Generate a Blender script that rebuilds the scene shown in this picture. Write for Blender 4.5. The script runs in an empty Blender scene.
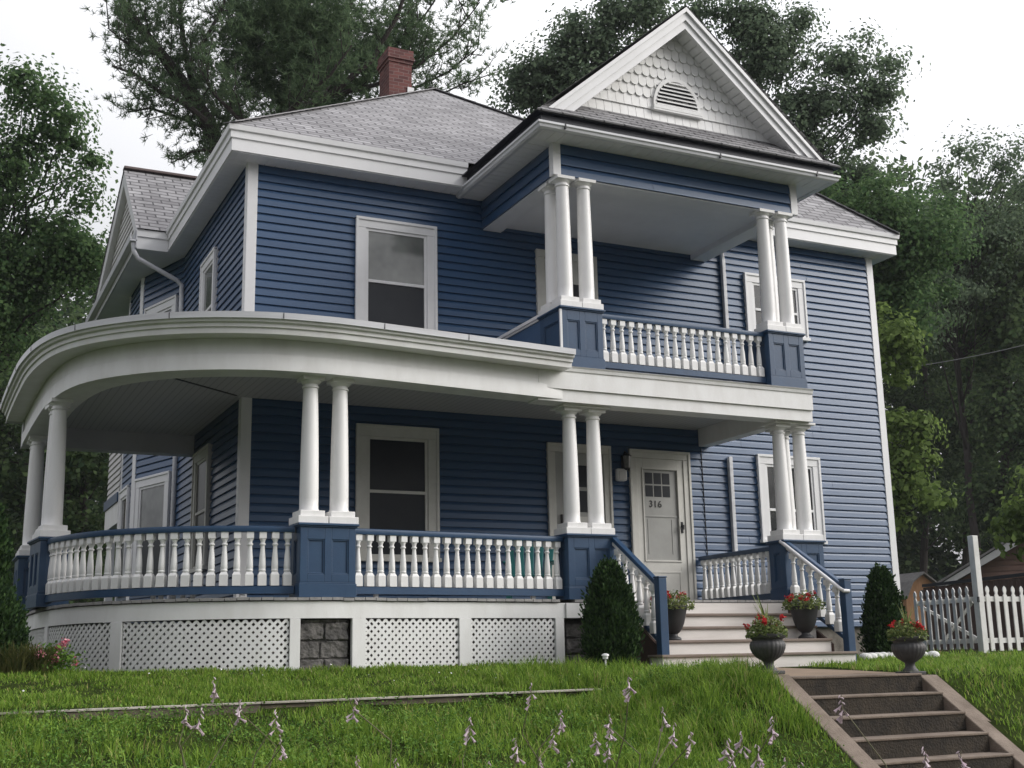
import bpy, bmesh, math, random
import numpy as np
from mathutils import Matrix, Vector

scene = bpy.context.scene
col = scene.collection
rnd = random.Random(7)
R = math.radians

# ------------------------------------------------------------------ camera
CAM = np.array([-3.9711, -16.762, -0.7404])
CR = np.array([0.90124594, -0.43285041, -0.01990693])
CU = np.array([-0.07698632, -0.20516715, 0.97569439])
CF = np.array([0.42641396, 0.87780804, 0.21822962])
FPX = 1232.44
cam = bpy.data.cameras.new("camera")
cam.sensor_width = 36.0
cam.lens = FPX / 1024 * 36
cam.clip_start = 0.1
cam.clip_end = 2000
camo = bpy.data.objects.new("camera", cam)
col.objects.link(camo)
m = Matrix.Identity(4)
for i in range(3):
    m[i][0] = CR[i]; m[i][1] = CU[i]; m[i][2] = -CF[i]; m[i][3] = CAM[i]
camo.matrix_world = m
scene.camera = camo


def at(px, py, d):
    """world point seen at pixel px,py at forward distance d"""
    return CAM + d * (CF + (px - 512) / FPX * CR - (py - 384) / FPX * CU)


# ------------------------------------------------------------------ materials
def nt(name):
    m = bpy.data.materials.new(name)
    m.use_nodes = True
    t = m.node_tree
    return m, t, t.nodes["Principled BSDF"]


def mat(name, c, rough=0.6, c2=None, nscale=6.0, ndetail=5, bump=0.0, bscale=60.0, stretch=None, spec=None, metal=0.0, ramp=(0.35, 0.7)):
    m, t, b = nt(name)
    b.inputs["Roughness"].default_value = rough
    b.inputs["Metallic"].default_value = metal
    if spec is not None:
        b.inputs["Specular IOR Level"].default_value = spec
    b.inputs["Base Color"].default_value = (*c, 1)
    tc = t.nodes.new("ShaderNodeTexCoord")
    src = tc.outputs["Object"]
    if stretch:
        mp = t.nodes.new("ShaderNodeMapping")
        mp.inputs["Scale"].default_value = stretch
        t.links.new(src, mp.inputs["Vector"])
        src = mp.outputs["Vector"]
    if c2 is not None:
        n = t.nodes.new("ShaderNodeTexNoise")
        n.inputs["Scale"].default_value = nscale
        n.inputs["Detail"].default_value = ndetail
        n.inputs["Roughness"].default_value = 0.65
        t.links.new(src, n.inputs["Vector"])
        r = t.nodes.new("ShaderNodeValToRGB")
        r.color_ramp.elements[0].position = ramp[0]
        r.color_ramp.elements[1].position = ramp[1]
        r.color_ramp.elements[0].color = (*c, 1)
        r.color_ramp.elements[1].color = (*c2, 1)
        t.links.new(n.outputs["Fac"], r.inputs["Fac"])
        t.links.new(r.outputs["Color"], b.inputs["Base Color"])
    if bump > 0:
        n2 = t.nodes.new("ShaderNodeTexNoise")
        n2.inputs["Scale"].default_value = bscale
        n2.inputs["Detail"].default_value = 6
        t.links.new(src, n2.inputs["Vector"])
        bp = t.nodes.new("ShaderNodeBump")
        bp.inputs["Strength"].default_value = bump
        bp.inputs["Distance"].default_value = 0.02
        t.links.new(n2.outputs["Fac"], bp.inputs["Height"])
        t.links.new(bp.outputs["Normal"], b.inputs["Normal"])
    return m


def brickmat(name, c1, c2, mortar, bw, rh, ms, rough=0.85, bump=0.6, bias=0.0, wob=0.05):
    m, t, b = nt(name)
    b.inputs["Roughness"].default_value = rough
    uv = t.nodes.new("ShaderNodeUVMap")
    br = t.nodes.new("ShaderNodeTexBrick")
    br.inputs["Color1"].default_value = (*c1, 1)
    br.inputs["Color2"].default_value = (*c2, 1)
    br.inputs["Mortar"].default_value = (*mortar, 1)
    br.inputs["Scale"].default_value = 1
    br.inputs["Brick Width"].default_value = bw
    br.inputs["Row Height"].default_value = rh
    br.inputs["Mortar Size"].default_value = ms
    br.inputs["Mortar Smooth"].default_value = 0.2
    br.inputs["Bias"].default_value = bias
    dn = t.nodes.new("ShaderNodeTexNoise"); dn.inputs["Scale"].default_value = 2.2; dn.inputs["Detail"].default_value = 3
    t.links.new(uv.outputs["UV"], dn.inputs["Vector"])
    dv = t.nodes.new("ShaderNodeVectorMath"); dv.operation = "MULTIPLY_ADD"
    dv.inputs[1].default_value = (wob, wob, 0)
    t.links.new(dn.outputs["Color"], dv.inputs[0]); t.links.new(uv.outputs["UV"], dv.inputs[2])
    t.links.new(dv.outputs["Vector"], br.inputs["Vector"])
    n = t.nodes.new("ShaderNodeTexNoise")
    n.inputs["Scale"].default_value = 1.3
    n.inputs["Detail"].default_value = 8
    n.inputs["Roughness"].default_value = 0.7
    t.links.new(uv.outputs["UV"], n.inputs["Vector"])
    mr = t.nodes.new("ShaderNodeMapRange")
    mr.inputs["From Min"].default_value = 0.3
    mr.inputs["From Max"].default_value = 0.7
    mr.inputs["To Min"].default_value = 0.7
    mr.inputs["To Max"].default_value = 1.2
    t.links.new(n.outputs["Fac"], mr.inputs["Value"])
    mx = t.nodes.new("ShaderNodeMix")
    mx.data_type = "RGBA"
    mx.blend_type = "MULTIPLY"
    mx.inputs["Factor"].default_value = 1
    t.links.new(br.outputs["Color"], mx.inputs["A"])
    t.links.new(mr.outputs["Result"], mx.inputs["B"])
    t.links.new(mx.outputs["Result"], b.inputs["Base Color"])
    bp = t.nodes.new("ShaderNodeBump")
    bp.inputs["Strength"].default_value = bump
    bp.inputs["Distance"].default_value = 0.015
    bp.invert = True
    t.links.new(br.outputs["Fac"], bp.inputs["Height"])
    t.links.new(bp.outputs["Normal"], b.inputs["Normal"])
    return m


def leafmat(name, ca, cb, rough=0.7, transl=0.25):
    m, t, b = nt(name)
    g = t.nodes.new("ShaderNodeNewGeometry")
    r = t.nodes.new("ShaderNodeValToRGB")
    r.color_ramp.elements[0].color = (*ca, 1)
    r.color_ramp.elements[1].color = (*cb, 1)
    t.links.new(g.outputs["Random Per Island"], r.inputs["Fac"])
    t.links.new(r.outputs["Color"], b.inputs["Base Color"])
    b.inputs["Roughness"].default_value = rough
    b.inputs["Specular IOR Level"].default_value = 0.12
    if transl > 0:
        tr = t.nodes.new("ShaderNodeBsdfTranslucent")
        t.links.new(r.outputs["Color"], tr.inputs["Color"])
        ms = t.nodes.new("ShaderNodeMixShader")
        ms.inputs["Fac"].default_value = transl
        t.links.new(b.outputs["BSDF"], ms.inputs[1])
        t.links.new(tr.outputs["BSDF"], ms.inputs[2])
        t.links.new(ms.outputs["Shader"], t.nodes["Material Output"].inputs["Surface"])
    return m


M = {}
M["siding"] = mat("blue_vinyl", (0.026, 0.068, 0.148), 0.36, (0.035, 0.086, 0.178), 1.6, 7, bump=0.06, bscale=9, stretch=(0.35, 0.35, 4.5))
M["bluetrim"] = mat("blue_paint", (0.015, 0.046, 0.102), 0.42, (0.019, 0.057, 0.120), 5, 5, bump=0.05, bscale=30)
M["white"] = mat("white_paint", (0.73, 0.73, 0.72), 0.5, (0.61, 0.60, 0.58), 1.6, 10, bump=0.06, bscale=30, ramp=(0.42, 0.82), stretch=(2.2, 2.2, 0.8))
M["trimwhite"] = mat("white_aluminium", (0.73, 0.73, 0.735), 0.38, (0.65, 0.65, 0.65), 1.5, 7, bump=0.03, bscale=12, ramp=(0.45, 0.8))
M["column"] = mat("column_white", (0.75, 0.745, 0.735), 0.42, (0.62, 0.61, 0.59), 2.2, 10, ramp=(0.45, 0.85), stretch=(3, 3, 0.7))
M["creamtrim"] = mat("cream_casing", (0.62, 0.61, 0.57), 0.5, (0.54, 0.53, 0.49), 4, 6)
M["grayporch"] = mat("porch_ceiling_paint", (0.50, 0.50, 0.51), 0.55, (0.42, 0.42, 0.43), 1.5, 7)
M["soffit"] = mat("vinyl_soffit", (0.74, 0.745, 0.78), 0.5, (0.66, 0.665, 0.70), 1.5, 6)
M["gutter"] = mat("aluminium_gutter", (0.62, 0.63, 0.65), 0.3, (0.5, 0.5, 0.52), 3, 6, stretch=(0.3, 0.3, 4))
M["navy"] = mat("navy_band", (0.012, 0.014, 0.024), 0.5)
M["glass"] = mat("window_glass", (0.012, 0.014, 0.017), 0.07, (0.04, 0.043, 0.045), 1.6, 5, spec=1.0, ramp=(0.45, 0.75))  # paler mottling paints vague tree reflections into the pane colour
M["glassdark"] = mat("window_screen", (0.010, 0.013, 0.019), 0.3, (0.017, 0.020, 0.026), 3, 5, spec=0.3)
M["curtain"] = mat("pale_window_shade", (0.19, 0.20, 0.19), 0.09, (0.075, 0.083, 0.08), 1.4, 3, spec=1.0, ramp=(0.35, 0.65))
M["roof"] = brickmat("asphalt_shingle", (0.205, 0.20, 0.205), (0.33, 0.325, 0.33), (0.085, 0.083, 0.086), 0.33, 0.14, 0.016)
M["brick"] = brickmat("red_brick", (0.085, 0.027, 0.026), (0.16, 0.056, 0.048), (0.17, 0.11, 0.10), 0.21, 0.074, 0.007)
M["deck"] = mat("deck_board", (0.30, 0.29, 0.28), 0.7, (0.19, 0.185, 0.18), 9, 6, bump=0.2)
M["tread"] = mat("tread_board", (0.16, 0.125, 0.10), 0.75, (0.24, 0.19, 0.16), 5, 6, bump=0.2, stretch=(0.5, 4, 4))
M["riser"] = mat("riser_paint", (0.69, 0.655, 0.62), 0.55, (0.58, 0.545, 0.51), 2.5, 8, stretch=(0.6, 1, 5))
M["stone"] = mat("granite_block", (0.055, 0.052, 0.050), 0.9, (0.16, 0.15, 0.14), 5, 10, bump=1.0, bscale=18)
M["foundation"] = mat("foundation_stone", (0.20, 0.18, 0.155), 0.9, (0.09, 0.08, 0.068), 5, 8, bump=0.8, bscale=9)
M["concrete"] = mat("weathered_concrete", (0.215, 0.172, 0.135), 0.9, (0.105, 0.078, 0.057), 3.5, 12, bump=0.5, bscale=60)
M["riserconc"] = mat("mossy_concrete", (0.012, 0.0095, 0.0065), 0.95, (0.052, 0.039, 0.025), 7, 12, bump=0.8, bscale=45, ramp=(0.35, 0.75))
M["path"] = mat("path_concrete", (0.26, 0.19, 0.13), 0.95, (0.17, 0.125, 0.085), 4, 10, bump=0.4)
M["timber"] = mat("weathered_timber", (0.17, 0.14, 0.105), 0.9, (0.08, 0.065, 0.05), 6, 8, bump=0.5, stretch=(0.7, 4, 4))
M["capstrip"] = mat("bleached_strip", (0.46, 0.43, 0.38), 0.85, (0.24, 0.21, 0.17), 3, 9, bump=0.3)
M["soil"] = mat("shadow_dark_soil", (0.018, 0.026, 0.007), 0.98, (0.040, 0.060, 0.012), 3, 10, bump=0.8, bscale=25, spec=0.03)  # soil colour darkened to read as shadow between the grass blades
M["asphalt"] = mat("asphalt", (0.05, 0.05, 0.05), 0.9, (0.065, 0.064, 0.06), 20, 8, bump=0.4, bscale=150)
M["potblack"] = mat("black_resin", (0.018, 0.018, 0.020), 0.5, (0.030, 0.030, 0.032), 8, 6)
M["urn"] = mat("dark_cast_urn", (0.035, 0.034, 0.036), 0.6, (0.065, 0.062, 0.062), 14, 8, bump=0.15)
M["fence"] = mat("fence_white", (0.66, 0.655, 0.63), 0.55, (0.5, 0.49, 0.46), 4, 9, ramp=(0.45, 0.8))
M["teal"] = mat("teal_plastic", (0.012, 0.15, 0.15), 0.45, (0.018, 0.2, 0.2), 3)
M["metaldark"] = mat("dark_metal", (0.03, 0.03, 0.032), 0.35, metal=0.6)
M["metal"] = mat("brushed_metal", (0.5, 0.5, 0.5), 0.35, metal=0.8)
M["black"] = mat("black_digits", (0.02, 0.02, 0.02), 0.5)
M["wire"] = mat("power_wire", (0.22, 0.22, 0.22), 0.6)
M["shedwood"] = mat("shed_wood", (0.40, 0.21, 0.095), 0.75, (0.28, 0.14, 0.06), 3, 8, stretch=(8, 8, 0.6))
M["brownside"] = mat("brown_siding", (0.27, 0.16, 0.125), 0.7, (0.21, 0.125, 0.10), 3, 6)
M["brownfence"] = mat("brown_fence_board", (0.075, 0.042, 0.032), 0.85, (0.05, 0.03, 0.023), 4, 6, stretch=(4, 4, 0.5))
M["hipcap"] = mat("hip_shingle", (0.21, 0.205, 0.21), 0.9, (0.32, 0.315, 0.32), 7, 8, bump=0.4)
M["shedroof"] = mat("shed_shingle", (0.16, 0.155, 0.15), 0.9, (0.24, 0.23, 0.22), 6, 8, bump=0.5)
M["greyside"] = mat("pale_grey_siding", (0.6, 0.59, 0.58), 0.6, (0.5, 0.49, 0.48), 3, 6)
M["bark"] = mat("dark_bark", (0.028, 0.023, 0.020), 0.95, (0.055, 0.046, 0.04), 6, 10, bump=1.0, bscale=14, stretch=(3, 3, 0.6))
M["stonewhite"] = mat("whitewashed_stone", (0.7, 0.7, 0.68), 0.8, (0.55, 0.55, 0.52), 9, 8, bump=0.4)
M["maple"] = leafmat("maple_leaf", (0.050, 0.105, 0.042), (0.140, 0.225, 0.085), transl=0.5)
M["oak"] = leafmat("oak_leaf", (0.090, 0.135, 0.085), (0.195, 0.260, 0.155), transl=0.5)
M["lightleaf"] = leafmat("fresh_leaf", (0.08, 0.13, 0.03), (0.20, 0.28, 0.08), transl=0.5)
M["woods"] = leafmat("woods_leaf", (0.028, 0.056, 0.026), (0.115, 0.170, 0.066), transl=0.5)
M["pine"] = leafmat("pine_needle", (0.070, 0.118, 0.066), (0.180, 0.255, 0.130), transl=0.5)
M["thuja"] = leafmat("thuja_spray", (0.008, 0.024, 0.010), (0.050, 0.095, 0.026), transl=0.15)
M["grass"] = leafmat("grass_blade", (0.050, 0.130, 0.013), (0.290, 0.430, 0.065), 0.5, 0.4)
_r = [n for n in M["grass"].node_tree.nodes if n.type == "VALTORGB"][0].color_ramp
_r.elements[1].position = 0.90
_e = _r.elements.new(0.97); _e.color = (0.36, 0.33, 0.13, 1)
M["hostaleaf"] = leafmat("hosta_leaf", (0.045, 0.12, 0.018), (0.17, 0.29, 0.05), 0.5, 0.3)
M["stalk"] = mat("flower_stalk", (0.10, 0.11, 0.05), 0.7, (0.15, 0.11, 0.07), 12)
M["lilac"] = leafmat("hosta_bell", (0.50, 0.38, 0.43), (0.78, 0.68, 0.71), 0.5, 0.3)
M["red"] = leafmat("red_petal", (0.36, 0.012, 0.02), (0.6, 0.05, 0.05), 0.5, 0.2)
M["pink"] = leafmat("pink_petal", (0.38, 0.03, 0.08), (0.70, 0.38, 0.42), 0.5, 0.2)
M["potleaf"] = leafmat("bedding_leaf", (0.06, 0.11, 0.03), (0.27, 0.31, 0.11), 0.5, 0.25)
M["ornament"] = leafmat("tuft_grass", (0.055, 0.08, 0.025), (0.16, 0.15, 0.055), 0.6, 0.25)


def beadboard():
    m, t, b = nt("beadboard")
    tc = t.nodes.new("ShaderNodeTexCoord")
    w = t.nodes.new("ShaderNodeTexWave")
    w.bands_direction = "X"
    w.inputs["Scale"].default_value = 3.2
    w.inputs["Distortion"].default_value = 0
    t.links.new(tc.outputs["Object"], w.inputs["Vector"])
    r = t.nodes.new("ShaderNodeValToRGB")
    r.color_ramp.elements[0].color = (0.30, 0.30, 0.30, 1)
    r.color_ramp.elements[0].position = 0.0
    r.color_ramp.elements[1].color = (0.44, 0.44, 0.44, 1)
    r.color_ramp.elements[1].position = 0.12
    t.links.new(w.outputs["Fac"], r.inputs["Fac"])
    t.links.new(r.outputs["Color"], b.inputs["Base Color"])
    bp = t.nodes.new("ShaderNodeBump")
    bp.inputs["Strength"].default_value = 0.5
    bp.inputs["Distance"].default_value = 0.006
    t.links.new(r.outputs["Color"], bp.inputs["Height"])
    t.links.new(bp.outputs["Normal"], b.inputs["Normal"])
    b.inputs["Roughness"].default_value = 0.5
    return m


M["bead"] = beadboard()

# ------------------------------------------------------------------ object helpers
WM = {}


def empty(name, loc, rz=0.0):
    o = bpy.data.objects.new(name, None)
    col.objects.link(o)
    o.empty_display_size = 0.2
    o.location = loc
    o.rotation_euler = (0, 0, rz)
    WM[o] = Matrix.Translation(Vector(loc)) @ Matrix.Rotation(rz, 4, "Z")
    return o


def tag(o, label=None, cat=None, group=None, kind=None):
    if label: o["label"] = label
    if cat: o["category"] = cat
    if group: o["group"] = group
    if kind: o["kind"] = kind
    return o


def thing(name, label, cat, loc=(0, 0, 0), rz=0.0, group=None):
    return tag(empty(name, loc, rz), label, cat, group)


def adopt(o, parent):
    """parent while keeping mesh coordinates in world space"""
    if parent is not None:
        o.parent = parent
        o.matrix_parent_inverse = WM[parent].inverted()


def F(ox=0, oy=0, ang=0.0, oz=0.0):
    c, s = math.cos(ang), math.sin(ang)
    return lambda a, b, z: (ox + c * a - s * b, oy + s * a + c * b, oz + z)


class MB:
    def __init__(self, f=None):
        self.v = []; self.f = []; self.uv = {}; self.frame = f

    def p(self, a, b, c):
        self.v.append(self.frame(a, b, c) if self.frame else (a, b, c))
        return len(self.v) - 1

    def poly(self, pts, uv=None):
        idx = [self.p(*q) for q in pts]
        self.f.append(idx)
        if uv: self.uv[len(self.f) - 1] = uv
        return self

    def box(self, x0, x1, y0, y1, z0, z1):
        if x0 > x1: x0, x1 = x1, x0
        if y0 > y1: y0, y1 = y1, y0
        if z0 > z1: z0, z1 = z1, z0
        i = [self.p(x, y, z) for z in (z0, z1) for x, y in ((x0, y0), (x1, y0), (x1, y1), (x0, y1))]
        for q in ((3, 2, 1, 0), (4, 5, 6, 7), (0, 1, 5, 4), (1, 2, 6, 5), (2, 3, 7, 6), (3, 0, 4, 7)):
            self.f.append([i[k] for k in q])
        return self

    def prism(self, pts, z0, z1):
        n = len(pts)
        a = [self.p(x, y, z0) for x, y in pts]
        b = [self.p(x, y, z1) for x, y in pts]
        self.f.append(a[::-1]); self.f.append(b)
        for k in range(n):
            self.f.append([a[k], a[(k + 1) % n], b[(k + 1) % n], b[k]])
        return self

    def extr(self, pts3, d):
        """extrude a 3D polygon along vector d"""
        n = len(pts3)
        a = [self.p(*q) for q in pts3]
        b = [self.p(q[0] + d[0], q[1] + d[1], q[2] + d[2]) for q in pts3]
        self.f.append(a[::-1]); self.f.append(b)
        for k in range(n):
            self.f.append([a[k], a[(k + 1) % n], b[(k + 1) % n], b[k]])
        return self

    def beam(self, p, q, w, h, up=(0, 0, 1)):
        """rectangular bar from p to q, w sideways, h along up"""
        p = Vector(p); q = Vector(q)
        d = (q - p).normalized(); s = d.cross(Vector(up)).normalized(); u = s.cross(d)
        i = []
        for e in (p, q):
            for a, b in ((-1, -1), (1, -1), (1, 1), (-1, 1)):
                i.append(self.p(*(e + s * (a * w / 2) + u * (b * h / 2))))
        for k in ((3, 2, 1, 0), (4, 5, 6, 7), (0, 1, 5, 4), (1, 2, 6, 5), (2, 3, 7, 6), (3, 0, 4, 7)):
            self.f.append([i[t] for t in k])
        return self

    def lathe(self, prof, seg=16, cx=0, cy=0, cz=0, mod=None):
        rows = []
        for r, z in prof:
            rows.append([self.p(cx + (r * (mod(k / seg, z) if mod else 1)) * math.cos(2 * math.pi * k / seg),
                                cy + (r * (mod(k / seg, z) if mod else 1)) * math.sin(2 * math.pi * k / seg), cz + z) for k in range(seg)])
        for a, b in zip(rows, rows[1:]):
            for k in range(seg):
                self.f.append([a[k], a[(k + 1) % seg], b[(k + 1) % seg], b[k]])
        self.f.append(rows[0][::-1]); self.f.append(rows[-1])
        return self

    def tube(self, pts, r, seg=8):
        pts = [Vector(q) for q in pts]
        rr = r if isinstance(r, (list, tuple)) else [r] * len(pts)
        rows = []
        up = Vector((0.13, 0.21, 1)).normalized()
        for k, q in enumerate(pts):
            d = (pts[min(k + 1, len(pts) - 1)] - pts[max(k - 1, 0)])
            d = d.normalized() if d.length > 1e-9 else Vector((0, 0, 1))
            s = d.cross(up)
            if s.length < 1e-3: s = d.cross(Vector((1, 0, 0)))
            s.normalize(); u = s.cross(d)
            rows.append([self.p(*(q + (s * math.cos(2 * math.pi * j / seg) + u * math.sin(2 * math.pi * j / seg)) * rr[k])) for j in range(seg)])
        for a, b in zip(rows, rows[1:]):
            for k in range(seg):
                self.f.append([a[k], b[k], b[(k + 1) % seg], a[(k + 1) % seg]])
        self.f.append(rows[0]); self.f.append(rows[-1][::-1])
        return self

    def sweep(self, path, prof, closed=True):
        """path: list of (x,y); prof: closed polygon of (outward offset, z)"""
        rows = []
        N = normals(path)
        for (x, y), (nx, ny) in zip(path, N):
            rows.append([self.p(x + nx * o, y + ny * o, z) for o, z in prof])
        n = len(prof)
        for a, b in zip(rows, rows[1:]):
            for k in range(n if closed else n - 1):
                self.f.append([a[k], b[k], b[(k + 1) % n], a[(k + 1) % n]])
        if closed:
            self.f.append(rows[0]); self.f.append(rows[-1][::-1])
        return self

    def mesh(self, name):
        me = bpy.data.meshes.new(name)
        me.from_pydata([tuple(map(float, q)) for q in self.v], [], self.f)
        if self.uv:
            uvl = me.uv_layers.new(name="UVMap")
            for fi, uvs in self.uv.items():
                for li, q in zip(me.polygons[fi].loop_indices, uvs):
                    uvl.data[li].uv = q
        bm = bmesh.new(); bm.from_mesh(me)
        bmesh.ops.recalc_face_normals(bm, faces=bm.faces)
        bm.to_mesh(me); bm.free()
        return me

    def build(self, name, material, parent=None, smooth=False, bevel=0.0, label=None):
        me = self.mesh(name)
        me.materials.append(material)
        o = bpy.data.objects.new(name, me)
        col.objects.link(o)
        WM[o] = Matrix.Identity(4)
        adopt(o, parent)
        if smooth:
            me.shade_smooth()
            me.set_sharp_from_angle(angle=R(38))
        if bevel > 0:
            b = o.modifiers.new("bevel", "BEVEL")
            b.width = bevel; b.segments = 2; b.limit_method = "ANGLE"; b.angle_limit = R(40)
        if label: o["label"] = label
        return o


def normals(path):
    N = []
    for k in range(len(path)):
        a = path[max(k - 1, 0)]; b = path[min(k + 1, len(path) - 1)]
        dx, dy = b[0] - a[0], b[1] - a[1]
        l = math.hypot(dx, dy)
        N.append((dy / l, -dx / l))     # right of travel = outward
    return N


def place(proto_mesh, name, loc, parent, rz=0.0, mats=None):
    o = bpy.data.objects.new(name, proto_mesh)
    col.objects.link(o)
    o.location = loc
    o.rotation_euler = (0, 0, rz)
    WM[o] = Matrix.Translation(Vector(loc)) @ Matrix.Rotation(rz, 4, "Z")
    adopt(o, parent)
    return o


def np_mesh(name, verts, nper, material, smooth=False):
    """faces are consecutive runs of nper vertices"""
    n = len(verts) // nper
    me = bpy.data.meshes.new(name)
    me.vertices.add(len(verts))
    me.vertices.foreach_set("co", np.asarray(verts, dtype=np.float32).ravel())
    me.loops.add(n * nper)
    me.loops.foreach_set("vertex_index", np.arange(n * nper, dtype=np.int32))
    me.polygons.add(n)
    me.polygons.foreach_set("loop_start", np.arange(0, n * nper, nper, dtype=np.int32))
    me.update(calc_edges=True)
    me.materials.append(material)
    return me


def leaf_verts(rs, P, size, upbias=0.4, aspect=0.55, sizevar=0.35, normals_=None):
    n = len(P)
    nr = rs.normal(size=(n, 3))
    nr[:, 2] = np.abs(nr[:, 2]) + upbias
    if normals_ is not None: nr = normals_ + 0.38 * rs.normal(size=(n, 3))
    nr /= np.linalg.norm(nr, axis=1)[:, None]
    a = rs.normal(size=(n, 3))
    a -= (a * nr).sum(1)[:, None] * nr
    a /= np.linalg.norm(a, axis=1)[:, None]
    b = np.cross(nr, a)
    s = size * (1 + sizevar * rs.uniform(-1, 1, n))[:, None]
    V = np.stack([P - a * s * 0.5, P + b * s * aspect * 0.5 - a * s * 0.05, P + a * s * 0.5 - nr * s * 0.12, P - b * s * aspect * 0.5 - a * s * 0.05], 1)
    return V.reshape(-1, 3)


def normals(path):
    N = []
    n = len(path)
    for k in range(n):
        ns = []
        for a, b in ((k - 1, k), (k, k + 1)):
            if a >= 0 and b < n:
                dx, dy = path[b][0] - path[a][0], path[b][1] - path[a][1]
                l = math.hypot(dx, dy)
                ns.append((dy / l, -dx / l))
        if len(ns) == 1:
            N.append(ns[0])
        else:
            d = 1 + ns[0][0] * ns[1][0] + ns[0][1] * ns[1][1]
            N.append(((ns[0][0] + ns[1][0]) / d, (ns[0][1] + ns[1][1]) / d))
    return N


# ================================================================== HOUSE
house = thing("house", "blue two-storey clapboard house with white trim, a curved wraparound porch and a gabled balcony", "house", (5.8, 4.0, -0.8))
W, ZS = 11.6, 6.41


def clap(mb, x0, x1, z0, z1, e=0.124, out=0.030, clip=None):
    z = z0
    while z < z1 - 1e-3:
        zt = min(z + e, z1)
        a0, a1 = (clip(z) if clip else (x0, x1))
        b0, b1 = (clip(zt) if clip else (x0, x1))
        k = (zt - z) / e
        zm = min(z + 0.62 * e, zt); km = (zm - z) / e
        y1 = -out + 0.010 * km / 0.62
        c0, c1 = (clip(zm) if clip else (x0, x1))
        y2 = y1 + (-0.002 - y1) * max(zt - zm, 0) / (0.38 * e)
        cuts = [a0]
        if clip is None and x1 - x0 > 3.2:
            cuts.append(x0 + rnd.uniform(0.8, 3.0))
            while cuts[-1] + 3.7 < x1 - 0.5: cuts.append(cuts[-1] + 3.66)
        cuts.append(a1)
        for ci in range(len(cuts) - 1):
            u0, u1 = cuts[ci], cuts[ci + 1]
            dy = (-0.0025 if ci % 2 else 0.0) + (rnd.uniform(-0.0012, 0.0012) if clip is None else 0)
            tz = rnd.uniform(-0.0022, 0.0022) if clip is None else 0
            v0, v1 = (c0, c1) if len(cuts) == 2 else (u0, u1)
            t0, t1 = (b0, b1) if len(cuts) == 2 else (u0, u1)
            mb.poly([(u0, -out + dy, z), (u1 + (0.02 if ci < len(cuts) - 2 else 0), -out + dy, z + tz), (v1 + (0.02 if ci < len(cuts) - 2 else 0), y1 + dy, zm), (v0, y1 + dy, zm)])
            if zt > zm + 1e-4:
                mb.poly([(v0, y1 + dy, zm), (v1, y1 + dy, zm), (t1, y2, zt), (t0, y2, zt)])
            if ci % 2:
                mb.poly([(u0, -out + 0.004, z), (u0, -out + dy, z), (u0, y1 + dy, zm), (u0, y1 + 0.004, zm)])
        mb.poly([(a0, -0.003, z), (a1, -0.003, z), (a1, -out, z), (a0, -out, z)])
        z += e


WA1 = math.atan2(4.67 - 6.2, 0.47)
FRONT, LEFT = F(0, 0, 0), F(0, 4.67, R(-90))
WING1 = F(-0.47, 6.2, WA1)
WING2 = F(-0.48, 7.6, R(-90))
# core
MB().prism([(0.02, 0.02), (W - 0.02, 0.02), (W - 0.02, 9.6), (0.3, 9.6), (-0.44, 7.6), (-0.44, 6.22), (0.02, 4.69)], -0.32, ZS).build("wall_core", M["siding"], house)
mb = MB(FRONT); clap(mb, 0.02, W - 0.02, -0.3, ZS)
MB().box(-0.06, 7.7, -0.07, -0.045, -1.2, -0.07).build("crawl_space_wall", M["foundation"], house)
MB().box(-0.07, -0.045, -0.045, 4.6, -1.2, -0.07).build("crawl_space_wall", M["foundation"], house); mb.build("front_wall", M["siding"], house)
mb = MB(LEFT); clap(mb, 0.02, 4.65, -0.3, ZS); mb.build("side_wall", M["siding"], house)
mb = MB(WING1); clap(mb, 0.02, 1.60, -0.3, ZS); mb.build("bay_wall", M["siding"], house)
mb = MB(WING2); clap(mb, 0.02, 1.38, -0.3, ZS); mb.build("bay_wall", M["siding"], house)
mb = MB(F(W, 0, R(90))); clap(mb, 0, 9.6, -0.3, ZS); mb.build("side_wall", M["siding"], house)
# stone foundation
MB().prism([(0.06, 0.06), (W - 0.06, 0.06), (W - 0.06, 9.5), (0.3, 9.5), (-0.4, 7.6), (-0.4, 6.22), (0.06, 4.7)], -1.3, -0.315).build("foundation", M["foundation"], house)
# corner boards
cw = 0.115
for fr, x0, x1, z0, z1 in ((FRONT, -0.036, cw, -0.32, ZS), (FRONT, W - cw, W + 0.03, -0.32, ZS)):
    MB(fr).box(x0, x1, -0.040, 0.0, z0, z1).build("corner_board", M["trimwhite"], house, bevel=0.006)
MB(LEFT).box(4.67 - cw, 4.668, -0.037, 0.0, -0.32, ZS).build("corner_board", M["trimwhite"], house, bevel=0.006)
MB(WING1).box(-0.06, 0.07, -0.034, 0.0, -0.32, ZS).build("corner_board", M["trimwhite"], house, bevel=0.006)
MB(WING2).box(-0.02, 0.10, -0.034, 0.0, -0.32, ZS).build("corner_board", M["trimwhite"], house, bevel=0.006)


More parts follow.
